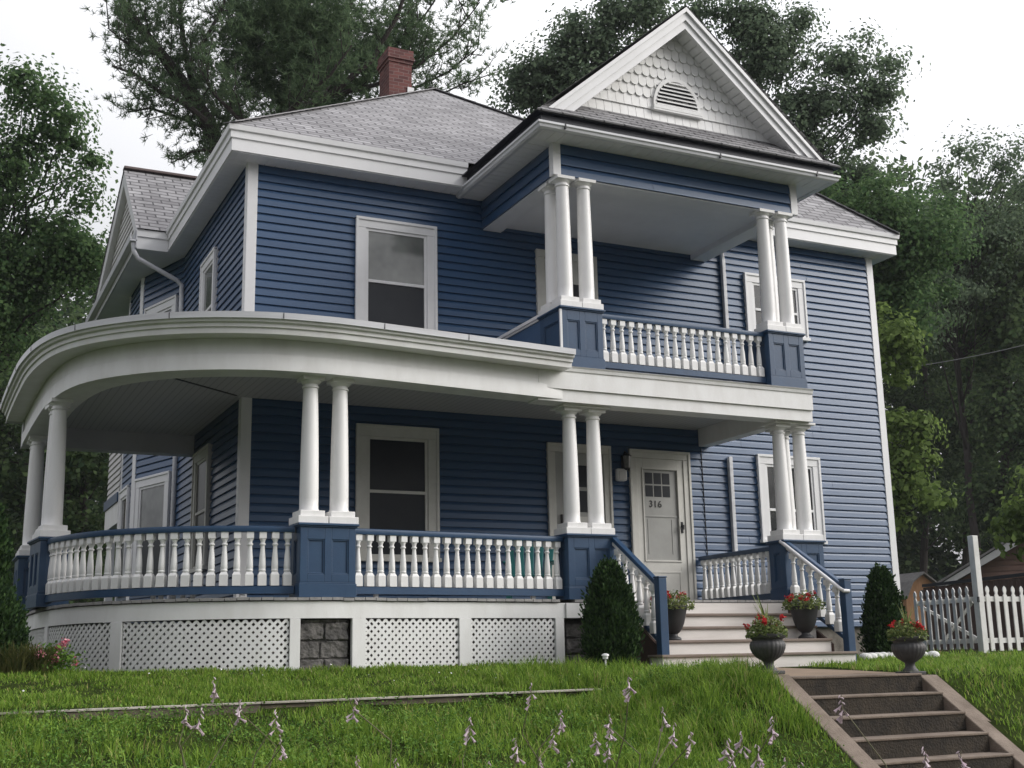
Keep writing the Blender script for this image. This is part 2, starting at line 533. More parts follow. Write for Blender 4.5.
# ---- windows
def window(fr, x0, x1, z0, z1, cas=0.15, mid=None, up=None, lo=None, mt=None):
    mt = mt or M["trimwhite"]
    up = up or M["glass"]; lo = lo or M["glassdark"]
    d = 0.075
    mb = MB(fr)
    mb.box(x0, x0 + cas, -d, 0.0, z0, z1 - cas - 0.002).box(x1 - cas, x1, -d, 0.0, z0, z1 - cas - 0.002)
    mb.box(x0, x1, -d, 0.0, z1 - cas, z1)
    # back band: raised outer moulding
    mb.box(x0 - 0.012, x0 + 0.03, -d - 0.016, -d + 0.03, z0, z1 - 0.003).box(x1 - 0.03, x1 + 0.012, -d - 0.016, -d + 0.03, z0, z1 - 0.003)
    mb.box(x0 - 0.012, x1 + 0.012, -d - 0.018, -d + 0.03, z1 - 0.032, z1 + 0.012)
    w = mb.build("window", mt, house, bevel=0.005)
    MB(fr).box(x0 - 0.03, x1 + 0.03, -d - 0.035, 0.0, z0 - 0.06, z0 - 0.002).build("sill", mt, w, bevel=0.005)
    ix0, ix1, iz0, iz1 = x0 + cas + 0.001, x1 - cas - 0.001, z0, z1 - cas - 0.001
    mid = mid or (iz0 + iz1) / 2
    s = 0.042
    f = MB(fr)
    f.box(ix0, ix0 + s, -0.058, -0.02, iz0, iz1).box(ix1 - s, ix1, -0.058, -0.02, iz0, iz1)
    f.box(ix0 + s, ix1 - s, -0.056, -0.02, iz1 - s, iz1).box(ix0 + s, ix1 - s, -0.056, -0.02, iz0, iz0 + s)
    f.box(ix0 + s, ix1 - s, -0.062, -0.02, mid - 0.022, mid + 0.022)
    f.build("sash", mt, w, bevel=0.003)
    MB(fr).box(ix0 + s, ix1 - s, -0.040, -0.026, mid + 0.022, iz1 - s).build("pane", up, w)
    MB(fr).box(ix0 + s, ix1 - s, -0.034, -0.026, iz0 + s, mid - 0.022).build("pane", lo, w)
    return w


window(FRONT, 1.61, 2.89, 3.95, 5.78, 0.15, 4.81, up=M["curtain"])
window(FRONT, 8.68, 9.97, 4.70, 5.75, 0.15, 5.12, lo=M["glass"])
window(FRONT, 1.64, 2.90, 0.72, 2.62, 0.16, 1.66, up=M["glassdark"], mt=M["creamtrim"])
window(FRONT, 8.71, 10.01, 1.13, 2.55, 0.15, 1.63, lo=M["glass"])
window(LEFT, 4.67 - 2.88, 4.67 - 1.87, 3.95, 5.69, 0.14, 4.8, up=M["curtain"])
window(LEFT, 4.67 - 2.92, 4.67 - 1.82, 0.72, 2.54, 0.15, 1.57, up=M["glassdark"], mt=M["creamtrim"])
window(WING1, 0.18, 1.46, 0.6, 2.55, 0.16, 1.55, up=M["curtain"])
window(WING1, 0.26, 1.45, 4.0, 5.72, 0.16, 4.85)
window(WING2, 0.22, 1.22, 0.6, 2.5, 0.15, 1.5)


# ---- doors
def door_casing(x0, x1, z1, c=0.125, mt=None):
    mt = mt or M["creamtrim"]
    d = 0.07
    mb = MB(FRONT)
    mb.box(x0, x0 + c, -d, 0, 0.0, z1 - c - 0.002).box(x1 - c, x1, -d, 0, 0.0, z1 - c - 0.002).box(x0, x1, -d, 0, z1 - c, z1)
    mb.box(x0 - 0.012, x0 + 0.03, -d - 0.016, -d + 0.03, 0, z1 - 0.003).box(x1 - 0.03, x1 + 0.012, -d - 0.016, -d + 0.03, 0, z1 - 0.003)
    mb.box(x0 - 0.012, x1 + 0.012, -d - 0.018, -d + 0.03, z1 - 0.032, z1 + 0.012)
    return mb


dr = door_casing(6.20, 7.33, 2.50).build("front_door", M["creamtrim"], house, bevel=0.005, label="glazed storm door over a panelled door with six small panes")
sl = MB(FRONT)
sx0, sx1, sz0, sz1, gx0, gx1, gz0, gz1 = 6.327, 7.203, 0.05, 2.373, 6.44, 7.08, 0.75, 2.20
sl.box(sx0, gx0, -0.055, -0.02, sz0, sz1).box(gx1, sx1, -0.055, -0.02, sz0, sz1)
sl.box(gx0, gx1, -0.055, -0.02, gz1, sz1).box(gx0, gx1, -0.055, -0.02, sz0, gz0)
sl.box(gx0 - 0.025, gx0, -0.068, -0.05, gz0, gz1).box(gx1, gx1 + 0.025, -0.068, -0.05, gz0, gz1)
sl.box(gx0 - 0.025, gx1 + 0.025, -0.070, -0.05, gz1, gz1 + 0.025).box(gx0 - 0.025, gx1 + 0.025, -0.070, -0.05, gz0 - 0.025, gz0)
for z0, z1 in ((0.16, 0.58),):
    sl.box(6.45, 7.08, -0.062, -0.05, z0, z0 + 0.03).box(6.45, 7.08, -0.062, -0.05, z1 - 0.03, z1)
    sl.box(6.45, 6.48, -0.062, -0.05, z0 + 0.03, z1 - 0.03).box(7.05, 7.08, -0.062, -0.05, z0 + 0.03, z1 - 0.03)
sl.build("storm_door_frame", M["creamtrim"], dr, bevel=0.003)
inn = MB(FRONT)
inn.box(gx0, gx1, -0.036, -0.008, gz0, gz1)
inn.box(6.50, 6.52, -0.042, -0.02, 0.85, 1.40).box(6.95, 6.97, -0.042, -0.02, 0.85, 1.40).box(gx0, gx1, -0.046, -0.02, 1.435, 1.46)
inn.build("inner_door", mat("inner_door_paint", (0.36, 0.36, 0.345), 0.4, (0.31, 0.31, 0.295), 3), dr, bevel=0.003)
lx0, lx1, lz0, lz1 = 6.475, 6.96, 1.75, 2.16
for i in range(3):
    for j in range(2):
        MB(FRONT).box(lx0 + i * (lx1 - lx0) / 3 + 0.012, lx0 + (i + 1) * (lx1 - lx0) / 3 - 0.012, -0.040, -0.02,
                      lz0 + j * (lz1 - lz0) / 2 + 0.012, lz0 + (j + 1) * (lz1 - lz0) / 2 - 0.012).build("pane", M["glassdark"], dr)
MB().box(7.11, 7.15, -0.075, -0.055, 1.19, 1.37).box(7.115, 7.145, -0.12, -0.07, 1.29, 1.31).box(7.10, 7.135, -0.13, -0.115, 1.24, 1.32).build("handle", M["metaldark"], dr, bevel=0.004)
fc = bpy.data.curves.new("house_number", "FONT")
fc.body = "316"; fc.size = 0.15; fc.extrude = 0.003; fc.space_character = 1.1
fc.align_x = "CENTER"; fc.offset = 0.002
fo = bpy.data.objects.new("house_number", fc); col.objects.link(fo)
fo.rotation_euler = (R(90), 0, 0); fo.location = (6.66, -0.040, 1.595)
bpy.context.view_layer.update()
nm = bpy.data.meshes.new_from_object(fo)
nm.transform(fo.matrix_world); nm.name = "house_number"
bpy.data.objects.remove(fo); nm.materials.clear(); nm.materials.append(M["black"])
fo = bpy.data.objects.new("house_number", nm); col.objects.link(fo); adopt(fo, dr)
# second entrance (grey double leaf with narrow panes)
d0 = door_casing(4.73, 5.84, 2.52).build("side_door", M["creamtrim"], house, bevel=0.005, label="grey porch door half hidden behind the entry columns")
mb = MB(FRONT)
mb.box(4.857, 5.713, -0.05, -0.02, 0.05, 2.39)
mb.box(4.99, 5.02, -0.058, -0.04, 0.1, 2.35)
mb.build("door_leaf", mat("grey_door_paint", (0.40, 0.40, 0.38), 0.5, (0.34, 0.34, 0.33), 3), d0, bevel=0.003)
for z0, z1 in ((1.86, 2.2), (1.47, 1.8)):
    MB(FRONT).box(5.2, 5.52, -0.055, -0.03, z0, z1).build("pane", M["glassdark"], d0)
MB(FRONT).box(5.2, 5.52, -0.055, -0.03, 0.4, 1.40).build("screen_panel", M["creamtrim"], d0)
MB().box(4.93, 4.96, -0.085, -0.05, 1.2, 1.42).build("handle", M["metaldark"], d0, bevel=0.004)
# balcony door
d1 = MB(FRONT)
d1.box(4.62, 4.75, -0.07, 0, 3.12, 5.54).box(5.60, 5.73, -0.07, 0, 3.12, 5.54).box(4.62, 5.73, -0.07, 0, 5.542, 5.67)
d1 = d1.build("balcony_door", M["creamtrim"], house, bevel=0.005, label="cream balcony door with small panes behind the upper columns")
mb = MB(FRONT)
mb.box(4.751, 5.599, -0.05, -0.02, 3.14, 5.54).box(4.86, 4.89, -0.06, -0.04, 3.2, 5.5)
mb.build("door_leaf", M["creamtrim"], d1, bevel=0.003)
for j in range(4):
    for i in range(2):
        MB(FRONT).box(5.08 + i * 0.2, 5.25 + i * 0.2, -0.056, -0.04, 4.1 + j * 0.27, 4.34 + j * 0.27).build("pane", M["glassdark"], d1)

# ---- main eaves
fas_prof = lambda z: [(-0.42, z), (0, z), (0, z + 0.18), (0.022, z + 0.19), (0.022, z + 0.285), (0.05, z + 0.30), (0.06, z + 0.375), (-0.42, z + 0.375)]
MB().sweep([(-0.35, 4.5), (-0.35, -0.35), (3.30, -0.35)], fas_prof(ZS)).build("fascia", M["trimwhite"], house)
MB().sweep([(8.38, -0.35), (W + 0.35, -0.35), (W + 0.35, 9.9)], fas_prof(ZS)).build("fascia", M["trimwhite"], house)
sf = MB()
sf.box(-0.33, 3.3, -0.33, 0.1, ZS - 0.012, ZS + 0.02)
sf.box(-0.33, 0.1, 0.1, 4.6, ZS - 0.012, ZS + 0.02)
for k in range(23):
    x = -0.25 + k * 0.155
    sf.box(x, x + 0.145, -0.325, -0.01, ZS - 0.017, ZS - 0.012)
for k in range(30):
    y = -0.02 + k * 0.155
    sf.box(-0.325, -0.03, y, y + 0.145, ZS - 0.017, ZS - 0.012)
sf.build("soffit", M["soffit"], house); sf = MB()
sf.box(8.3, W + 0.33, -0.33, 0.1, ZS - 0.012, ZS + 0.02).box(W - 0.1, W + 0.33, 0.1, 9.9, ZS - 0.012, ZS + 0.02)
for k in range(23):
    x = 8.45 + k * 0.155
    if x < W + 0.2: sf.box(x, x + 0.145, -0.325, -0.01, ZS - 0.017, ZS - 0.012)
sf.build("soffit", M["soffit"], house)


# ---- roofs
def roof_face(mb, pts, u):
    P = [Vector(q) for q in pts]
    n = (P[1] - P[0]).cross(P[2] - P[0]).normalized()
    u = Vector(u).normalized(); v = n.cross(u).normalized()
    mb.poly(pts, [(p.dot(u), p.dot(v)) for p in P])


E0, E1, EB, ZE, AP = -0.41, 10.10, 10.1, ZS + 0.375, (4.85, 4.85, 10.69)
rf = MB()
c00, c10, c11, c01 = (E0, E0, ZE), (E1, E0, ZE), (E1, EB, ZE), (E0, EB, ZE)
roof_face(rf, [c00, c10, AP], (1, 0, 0)); roof_face(rf, [c10, c11, AP], (0, 1, 0))
roof_face(rf, [c11, c01, AP], (1, 0, 0)); roof_face(rf, [c01, c00, AP], (0, 1, 0))
# right hand block, steeper
x0, x1 = 5.95, W + 0.41
hx = (x0 + x1) / 2; hh = (x1 - x0) / 2
a, b_, c_, d_ = (x0, E0, ZE), (x1, E0, ZE), (x1, 9.9, ZE), (x0, 9.9, ZE)
r0, r1 = (hx, E0 + hh, ZE + hh), (hx, 9.9 - hh, ZE + hh)
roof_face(rf, [a, b_, r0], (1, 0, 0)); roof_face(rf, [b_, c_, r1, r0], (0, 1, 0))
roof_face(rf, [c_, d_, r1], (1, 0, 0)); roof_face(rf, [d_, a, r0, r1], (0, 1, 0))
roof = rf.build("roof", M["roof"], house)
def ridge_caps(p, q, n):
    cap = MB()
    p = Vector(p); q = Vector(q)
    for k in range(n):
        s = p.lerp(q, k / n); e = p.lerp(q, (k + 1.15) / n)
        cap.beam(s + Vector((0, 0, 0.012)), e + Vector((0, 0, 0.004)), 0.20, 0.014)
    cap.build("hip_cap", M["hipcap"], roof)
ridge_caps(c00, AP, 34); ridge_caps(Vector(c10).lerp(Vector(AP), 0.4), AP, 18); ridge_caps(b_, r0, 24)
# chimney
ch = MB()
def ubox(mb, x0, x1, y0, y1, z0, z1):
    for pts, ua in (([(x0, y0, z0), (x1, y0, z0), (x1, y0, z1), (x0, y0, z1)], 0), ([(x0, y1, z0), (x0, y0, z0), (x0, y0, z1), (x0, y1, z1)], 1),
                    ([(x1, y0, z0), (x1, y1, z0), (x1, y1, z1), (x1, y0, z1)], 1), ([(x1, y1, z0), (x0, y1, z0), (x0, y1, z1), (x1, y1, z1)], 0),
                    ([(x0, y0, z1), (x1, y0, z1), (x1, y1, z1), (x0, y1, z1)], 2), ([(x0, y1, z0), (x1, y1, z0), (x1, y0, z0), (x0, y0, z0)], 2)):
        mb.poly(pts, [((q[0], q[2]) if ua == 0 else (q[1], q[2]) if ua == 1 else (q[0], q[1])) for q in pts])
ubox(ch, 3.97, 4.46, 5.0, 5.58, 9.3, 11.21)
ubox(ch, 3.95, 4.48, 4.98, 5.60, 11.21, 11.28)
ubox(ch, 3.925, 4.505, 4.95, 5.63, 11.282, 11.35)
ubox(ch, 3.94, 4.49, 4.97, 5.61, 11.352, 11.51)
chim = ch.build("chimney", M["brick"], roof)
MB().extr([(4.2, 4.975, 10.05), (4.50, 4.975, 10.30), (4.50, 4.975, 10.70), (4.36, 4.975, 10.70), (4.36, 4.975, 10.56), (4.2, 4.975, 10.46)], (0, 0.02, 0)).build("flashing", M["metal"], chim)

# ---- balcony bay: beams, ceiling, gable
BX0, BX1, BY, ZB, ZBT = 3.71, 7.90, -2.45, 5.885, 6.36
bw = 0.29
core = MB()
core.box(BX0 + 0.02, BX1 - 0.02, BY + 0.02, BY + bw, ZB, ZBT).box(BX0 + 0.02, BX0 + bw, BY + bw, 0, ZB, ZBT).box(BX1 - bw, BX1 - 0.02, BY + bw, 0, ZB, ZBT)
core.build("balcony_beam", M["siding"], house)
mb = MB(F(BX0, BY)); clap(mb, 0.03, BX1 - BX0 - 0.03, ZB, ZBT, 0.16); mb.build("balcony_siding", M["siding"], house)
mb = MB(F(BX0, 0, R(-90))); clap(mb, 0, -BY - 0.02, ZB, ZBT, 0.16); mb.build("balcony_siding", M["siding"], house)
mb = MB(F(BX1, BY, R(90))); clap(mb, 0, -BY, ZB, ZBT, 0.16); mb.build("balcony_siding", M["siding"], house)
for x0, x1 in ((BX0 - 0.038, BX0 + 0.085), (BX1 - 0.085, BX1 + 0.038)):
    MB().box(x0, x1, BY - 0.040, BY + 0.0, ZB - 0.01, ZBT).build("corner_board", M["trimwhite"], house, bevel=0.004)
MB().box(BX0 - 0.037, BX0, BY + 0.001, BY + 0.085, ZB - 0.01, ZBT).build("corner_board", M["trimwhite"], house, bevel=0.004)
ub = MB()
ub.box(BX0, BX1, BY, BY + bw, ZB - 0.02, ZB - 0.002).box(BX0, BX0 + bw, BY + bw, -0.03, ZB - 0.02, ZB - 0.002).box(BX1 - bw, BX1, BY + bw, -0.03, ZB - 0.02, ZB - 0.002)
ub.box(BX0 + bw - 0.005, BX0 + bw + 0.012, BY + bw, -0.03, ZB - 0.02, ZB + 0.09).box(BX1 - bw - 0.012, BX1 - bw + 0.005, BY + bw, -0.03, ZB - 0.02, ZB + 0.09)
ub.build("beam_soffit", M["soffit"], house)
MB().box(BX0 + bw, BX1 - bw, BY + bw, -0.026, ZB + 0.07, ZB + 0.10).build("balcony_ceiling", M["soffit"], house)
bs = MB()
bs.box(3.30, 8.37, -2.84, 0.3, ZBT, ZBT + 0.03)
for k in range(31):
    x = 3.4 + k * 0.16
    if x < 8.25: bs.box(x, x + 0.15, -2.82, BY - 0.04, ZBT - 0.006, ZBT)
for k in range(15):
    y = -2.3 + k * 0.155
    bs.box(3.33, BX0 - 0.04, y, y + 0.145, ZBT - 0.006, ZBT)
bs.build("balcony_soffit", M["trimwhite"], house)
gp = [(3.33, -0.02), (3.33, -2.84), (8.34, -2.84), (8.34, -0.02)]
gutter = MB().sweep(gp, [(-0.02, 6.345), (0.045, 6.33), (0.075, 6.352), (0.085, 6.385), (0.105, 6.40), (0.105, 6.43), (0.088, 6.43), (0.08, 6.405), (-0.02, 6.405)]).build("gutter", M["gutter"], house)
jn = MB()
for p in ((3.63, -2.955), (6.2, -2.955), (7.98, -2.955)):
    jn.box(p[0], p[0] + 0.02, p[1] + 0.005, p[1] + 0.06, 6.36, 6.434)
jn.build("gutter_joint", M["metaldark"], gutter)
MB().sweep(gp, [(-0.03, 6.405), (0.028, 6.43), (0.028, 6.565), (-0.03, 6.565)]).build("drip_band", M["navy"], house)
# gable roof
GX, GZ, GE0, GE1 = 5.83, 8.79, 3.21, 8.46
gr = MB()
zf = 6.585
slope = (GZ - zf) / (GX - GE0)
yF = -2.83
def gx(z, side): return GX + side * (GZ - z) / slope
# side slopes, from front overhang back to the main roof
roof_face(gr, [(GE0, yF + 0.0, zf), (GX, yF, GZ), (GX, 3.2, GZ), (GE0, 3.2, zf)], (0, 1, 0))
roof_face(gr, [(GE1, yF, zf), (GE1, 3.2, zf), (GX, 3.2, GZ), (GX, yF, GZ)], (0, 1, 0))
gr.build("gable_roof", M["roof"], house)
pent = MB()
ye, yt, zt = -2.95, -2.44, 7.035
for q in range(5):
    # five shingle courses, each a thin wedge
    f0, f1 = q / 5, (q + 1.1) / 5
    y0_, y1_ = ye + (yt - ye) * f0, ye + (yt - ye) * min(f1, 1)
    z0_, z1_ = zf - 0.015 + (zt - zf) * f0, zf - 0.03 + (zt - zf) * min(f1, 1)
    xa0, xb0 = GE0 + 0.0 + 0.55 * f0, GE1 - 0.55 * f0
    xa1, xb1 = GE0 + 0.55 * min(f1, 1), GE1 - 0.55 * min(f1, 1)
    roof_face(pent, [(xa0, y0_, z0_ + 0.02), (xb0, y0_, z0_ + 0.02), (xb1, y1_, z1_ + 0.02), (xa1, y1_, z1_ + 0.02)], (1, 0, 0))
    roof_face(pent, [(xa0, y0_ + 0.02, z0_ - 0.012), (xb0, y0_ + 0.02, z0_ - 0.012), (xb0, y0_, z0_ + 0.02), (xa0, y0_, z0_ + 0.02)], (1, 0, 0))
pent.build("pent_roof", M["roof"], house)
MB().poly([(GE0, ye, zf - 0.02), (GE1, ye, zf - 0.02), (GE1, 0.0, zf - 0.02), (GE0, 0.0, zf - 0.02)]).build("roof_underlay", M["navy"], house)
# rake boards
TOP, INN = 8.745, 8.43
for s in (-1, 1):
    mb = MB()
    mb.extr([(GX + s * 2.39, -2.80, 6.68), (GX, -2.80, TOP), (GX, -2.80, INN + 0.13), (GX + s * 2.17, -2.80, 6.68)], (0, 0.33, 0))
    mb.extr([(GX + s * 2.17, -2.77, 6.68), (GX, -2.77, INN + 0.13), (GX, -2.77, INN), (GX + s * 2.02, -2.77, 6.68)], (0, 0.05, 0))
    mb.extr([(GX + s * 2.17, -2.72, 6.68), (GX, -2.72, INN + 0.13), (GX, -2.72, INN + 0.04), (GX + s * 2.06, -2.72, 6.68)], (0, 0.25, 0))
    mb.extr([(GX + s * 2.40, -2.835, 6.68), (GX, -2.835, TOP + 0.012), (GX, -2.835, TOP - 0.06), (GX + s * 2.33, -2.835, 6.68)], (0, 0.03, 0))
    mb.build("rake_board", M["trimwhite"], house)
    st = MB()
    sl_ = (INN - 6.68) / 2.02
    n = 20
    for k in range(n):
        a0, a1 = 0.06 + k * 1.85 / n, 0.06 + (k + 0.84) * 1.85 / n
        st.extr([(GX + s * a0, -2.715, INN + 0.035 - sl_ * a0), (GX + s * a1, -2.715, INN + 0.035 - sl_ * a1), (GX + s * a1, -2.715, INN + 0.017 - sl_ * a1), (GX + s * a0, -2.715, INN + 0.017 - sl_ * a0)], (0, 0.25, 0))
    st.build("rake_soffit", M["trimwhite"], house)
# gable face with fish-scale shingles
gf = MB()
gf.extr([(GX - 2.2, -2.45, 6.7), (GX + 2.2, -2.45, 6.7), (GX, -2.45, 8.6)], (0, 0.1, 0))
gw = gf.build("gable_wall", M["white"], house)
fs = MB()
sw, rh = 0.135, 0.172
row = 0
z = 7.0
while z < 8.45:
    half = (8.47 - z) / 0.865
    k0 = int(half / sw) + 1
    for k in range(-k0, k0 + 1):
        cx = GX + (k + (0.5 if row % 2 else 0)) * sw
        if abs(cx - GX) > (8.55 - z - rh * 0.6) / 0.865 - 0.03: continue
        hw = sw / 2 - 0.0025
        if row < 2:
            pts = [(cx - hw, z), (cx + hw, z)]
        else:
            pts = [(cx + hw * math.cos(t), z + hw * (1 + 1.0 * math.sin(t))) for t in [math.pi + j * math.pi / 8 for j in range(9)]]
        zt_ = z + rh + 0.03
        pts = pts + [(cx + hw, zt_), (cx - hw, zt_)]
        yy = lambda q: -2.482 + 0.026 * (q - z) / (rh + 0.03) - (0.0006 if k % 2 else 0)
        front = [(x, yy(q), q) for x, q in pts]
        fs.poly(front)
        bk = [(x, yy(q) + 0.022, q) for x, q in pts]
        for j in range(len(pts) - 2):
            fs.poly([front[j], front[j + 1], bk[j + 1], bk[j]])
        fs.poly([front[-1], front[0], bk[0], bk[-1]]); fs.poly([front[-3], front[-2], bk[-2], bk[-3]])
    z += rh; row += 1
fs.build("scallop_shingles", M["white"], gw)
vb = 7.185
def arch(r0, r1, y0, y1):
    m_ = MB(); n = 20
    for k in range(n):
        a, b = math.pi * k / n, math.pi * (k + 1) / n
        q = [(GX - 0.03 + r * math.cos(t), y, vb + 0.06 + r * 1.18 * math.sin(t)) for y in (y0, y1) for r, t in ((r0, a), (r1, a), (r1, b), (r0, b))]
        i = [m_.p(*p) for p in q]
        for f in ((0, 1, 2, 3), (7, 6, 5, 4), (1, 5, 6, 2), (0, 3, 7, 4)): m_.f.append([i[j] for j in f])
    return m_
VX = GX - 0.03
vt = arch(0.365, 0.42, -2.505, -2.45)
vt.box(VX - 0.43, VX + 0.43, -2.532, -2.45, vb + 0.0, vb + 0.058)
vt.box(VX - 0.44, VX + 0.44, -2.53, -2.45, vb - 0.03, vb - 0.002)
vent = vt.build("gable_vent", M["white"], house, bevel=0.004)
lv = MB()
for k in range(7):
    z0_ = vb + 0.065 + k * 0.062
    hw = 0.375 * math.sqrt(max(0.0, 1 - ((z0_ + 0.03 - vb - 0.06) / 0.44) ** 2))
    if hw > 0.05:
        lv.extr([(VX - hw, -2.52, z0_), (VX - hw, -2.478, z0_ + 0.045), (VX - hw, -2.476, z0_ + 0.056), (VX - hw, -2.52, z0_ + 0.014)], (2 * hw, 0, 0))
lv.build("louvre", M["white"], vent)
MB().prism([(GX - 0.37, -2.478), (GX + 0.37, -2.478), (GX + 0.37, -2.476), (GX - 0.37, -2.476)], vb + 0.05, vb + 0.40).build("vent_back", M["navy"], vent)

# ---- wing at the left
XG = -0.88
MB().box(XG, 0.06, 4.47, 10.3, ZS - 0.01, ZS + 0.03).build("wing_soffit", M["soffit"], house)
MB().box(XG - 0.02, -0.352, 4.46, 4.50, ZS - 0.02, ZS + 0.2).box(XG - 0.03, -0.374, 4.435, 4.50, ZS + 0.2, ZS + 0.33).build("wing_fascia", M["trimwhite"], house, bevel=0.004)
wr = MB()
wy0, wym, wy1, wz0, wzm = 4.40, 6.38, 10.2, ZS + 0.34, 8.60
wx = XG - 0.04
roof_face(wr, [(wx, wy0, wz0), (3.0, wy0, wz0), (3.0, wym, wzm), (wx, wym, wzm)], (1, 0, 0))
roof_face(wr, [(wx, wym, wzm), (3.0, wym, wzm), (3.0, wy1, wz0), (wx, wy1, wz0)], (1, 0, 0))
wr.build("wing_roof", M["roof"], house)
cap2 = MB().beam((wx, wym, wzm + 0.01), (2.5, wym, wzm + 0.01), 0.2, 0.04).build("ridge_cap", mat("rusty_ridge", (0.13, 0.10, 0.095), 0.85), house)
gwl = MB(F(XG + 0.1, 10.0, R(-90)))
def tri(z):
    f = (z - 6.75) / (8.45 - 6.75)
    return (0.15 + (3.62 - 0.15) * f, 5.3 + (3.62 - 5.3) * f)
clap(gwl, 0, 0, 6.75, 8.42, 0.12, 0.02, clip=tri)
gwl.build("wing_gable", M["greyside"], house)
for q in ([(4.42, wz0 - 0.02), (wym, wzm - 0.02), (wym, wzm - 0.36), (4.72, wz0 - 0.02)], [(10.15, wz0 - 0.02), (wym, wzm - 0.02), (wym, wzm - 0.30), (9.6, wz0 - 0.02)]):
    MB().extr([(XG - 0.02, y, z) for y, z in q], (0.13, 0, 0)).build("rake_board", M["trimwhite"], house, bevel=0.004)
MB().box(XG - 0.13, XG - 0.005, 4.42, 10.5, ZS + 0.10, ZS + 0.13).box(XG - 0.13, XG - 0.11, 4.42, 10.5, ZS + 0.13, ZS + 0.24).box(XG - 0.03, XG - 0.008, 4.42, 10.5, ZS - 0.02, ZS + 0.32).build("gutter", M["gutter"], house, bevel=0.004)
MB().tube([(XG - 0.06, 4.50, 6.50), (XG - 0.05, 4.50, 6.36), (XG + 0.03, 4.49, 6.22), (-0.16, 4.55, 5.92), (-0.07, 4.56, 5.84), (-0.065, 4.56, 5.6), (-0.065, 4.56, -0.6)], 0.042, 10).build("downspout", M["gutter"], house, smooth=True)
# enclosed rear porch behind the wing
rp = MB(F(-0.50, 9.3, R(-90)))
clap(rp, 0.0, 1.66, 2.55, 4.2, 0.12)
rp = rp.build("rear_porch", M["greyside"], house)
MB().box(-0.49, 0.3, 7.64, 9.3, 2.56, 4.2).build("porch_block", M["greyside"], rp)
MB().box(-0.57, 0.2, 7.62, 9.4, 2.36, 2.54).build("porch_skirt_band", M["bluetrim"], rp)
MB().box(-0.54, 0.2, 7.64, 9.35, 1.95, 2.355).build("porch_beam", M["white"], rp)
MB().box(-0.53, -0.4, 8.75, 8.95, -0.9, 1.945).build("porch_post", M["white"], rp)

# ---- downspout on the front wall
ds = MB()
ds.box(8.105, 8.175, -0.10, -0.03, -0.7, 2.48).box(8.20, 8.27, -0.10, -0.03, 3.35, 5.95)
ds.build("downspout", M["gutter"], house, bevel=0.008)
MB().tube([(8.235, -0.065, 5.93), (8.22, -0.07, 6.04), (8.12, -0.2, 6.16), (8.10, -0.26, 6.35)], 0.038, 8).build("downspout", M["gutter"], house, smooth=True)
MB().tube([(7.60, -0.03, 2.6), (7.62, -0.035, 0.0)], 0.008, 6).build("cable", M["metaldark"], house)

# ------------------------------------------------------------------ PORCH
ctrl = [(-2.60, 3.30), (-2.60, 2.4), (-2.59, 1.2), (-2.555, 0.0), (-2.42, -1.05), (-2.15, -1.75), (-1.66, -2.33), (-1.10, -2.70), (-0.45, -2.93), (0.15, -2.99), (0.65, -2.97), (1.9, -2.85), (3.60, -2.675)]


def catmull(pts, step=0.08):
    out = []
    P = [pts[0]] + list(pts) + [pts[-1]]
    for k in range(1, len(P) - 2):
        p0, p1, p2, p3 = [np.array(q, float) for q in P[k - 1:k + 3]]
        n = max(2, int(np.linalg.norm(p2 - p1) / step))
        for j in range(n):
            t = j / n
            out.append(0.5 * (2 * p1 + (p2 - p0) * t + (2 * p0 - 5 * p1 + 4 * p2 - p3) * t * t + (3 * p1 - p0 - 3 * p2 + p3) * t ** 3))
    out.append(np.array(pts[-1], float))
    return out


C = catmull(ctrl)
CN = [np.array(n) for n in normals(C)]
def off(o): return [tuple(p + n * o) for p, n in zip(C, CN)]


class Path:
    def __init__(self, pts):
        self.P = np.array(pts, float)
        d = np.linalg.norm(np.diff(self.P, axis=0), axis=1)
        self.s = np.concatenate([[0], np.cumsum(d)])
        self.N = np.array(normals([tuple(p) for p in self.P]))
        self.L = self.s[-1]

    def at(self, u):
        x = np.interp(u, self.s, self.P[:, 0]); y = np.interp(u, self.s, self.P[:, 1])
        nx = np.interp(u, self.s, self.N[:, 0]); ny = np.interp(u, self.s, self.N[:, 1])
        l = math.hypot(nx, ny)
        return x, y, nx / l, ny / l

    def near(self, x, y):
        return self.s[np.argmin((self.P[:, 0] - x) ** 2 + (self.P[:, 1] - y) ** 2)]

    def sub(self, u0, u1, step=0.08):
        n = max(2, int((u1 - u0) / step))
        return [tuple(self.at(u0 + (u1 - u0) * k / n)[:2]) for k in range(n + 1)]


MB().sweep(C, [(-0.36, 2.61), (0.02, 2.61), (0.02, 2.785), (0.012, 2.80), (0.0, 2.802), (0.0, 2.99), (-0.36, 2.99)]).build("porch_frieze", M["white"], house, smooth=True)
MB().sweep(C, [(-0.30, 2.992), (0.0, 2.992), (0.03, 2.985), (0.255, 2.985), (0.262, 3.05), (0.285, 3.056), (0.29, 3.095), (0.325, 3.11), (0.335, 3.14), (0.34, 3.19), (-0.30, 3.19)]).build("porch_cornice", M["white"], house, smooth=True)
MB().sweep(C, [(0.30, 3.142), (0.362, 3.142), (0.366, 3.215), (0.30, 3.222)]).build("porch_roof_edge", M["gutter"], house, smooth=True)
sm = MB()
pc = Path(C)
for k in range(9):
    u = 0.5 + k * 1.15
    x, y, nx, ny = pc.at(u)
    t = (-ny, nx)
    p = [(x + nx * o + t[0] * e, y + ny * o + t[1] * e) for o, e in ((0.355, -0.004), (0.3685, -0.004), (0.3685, 0.004), (0.355, 0.004))]
    sm.prism(p, 3.146, 3.212)
sm.build("roof_edge_seam", M["metaldark"], house)
pr = MB()
o1 = off(0.32)
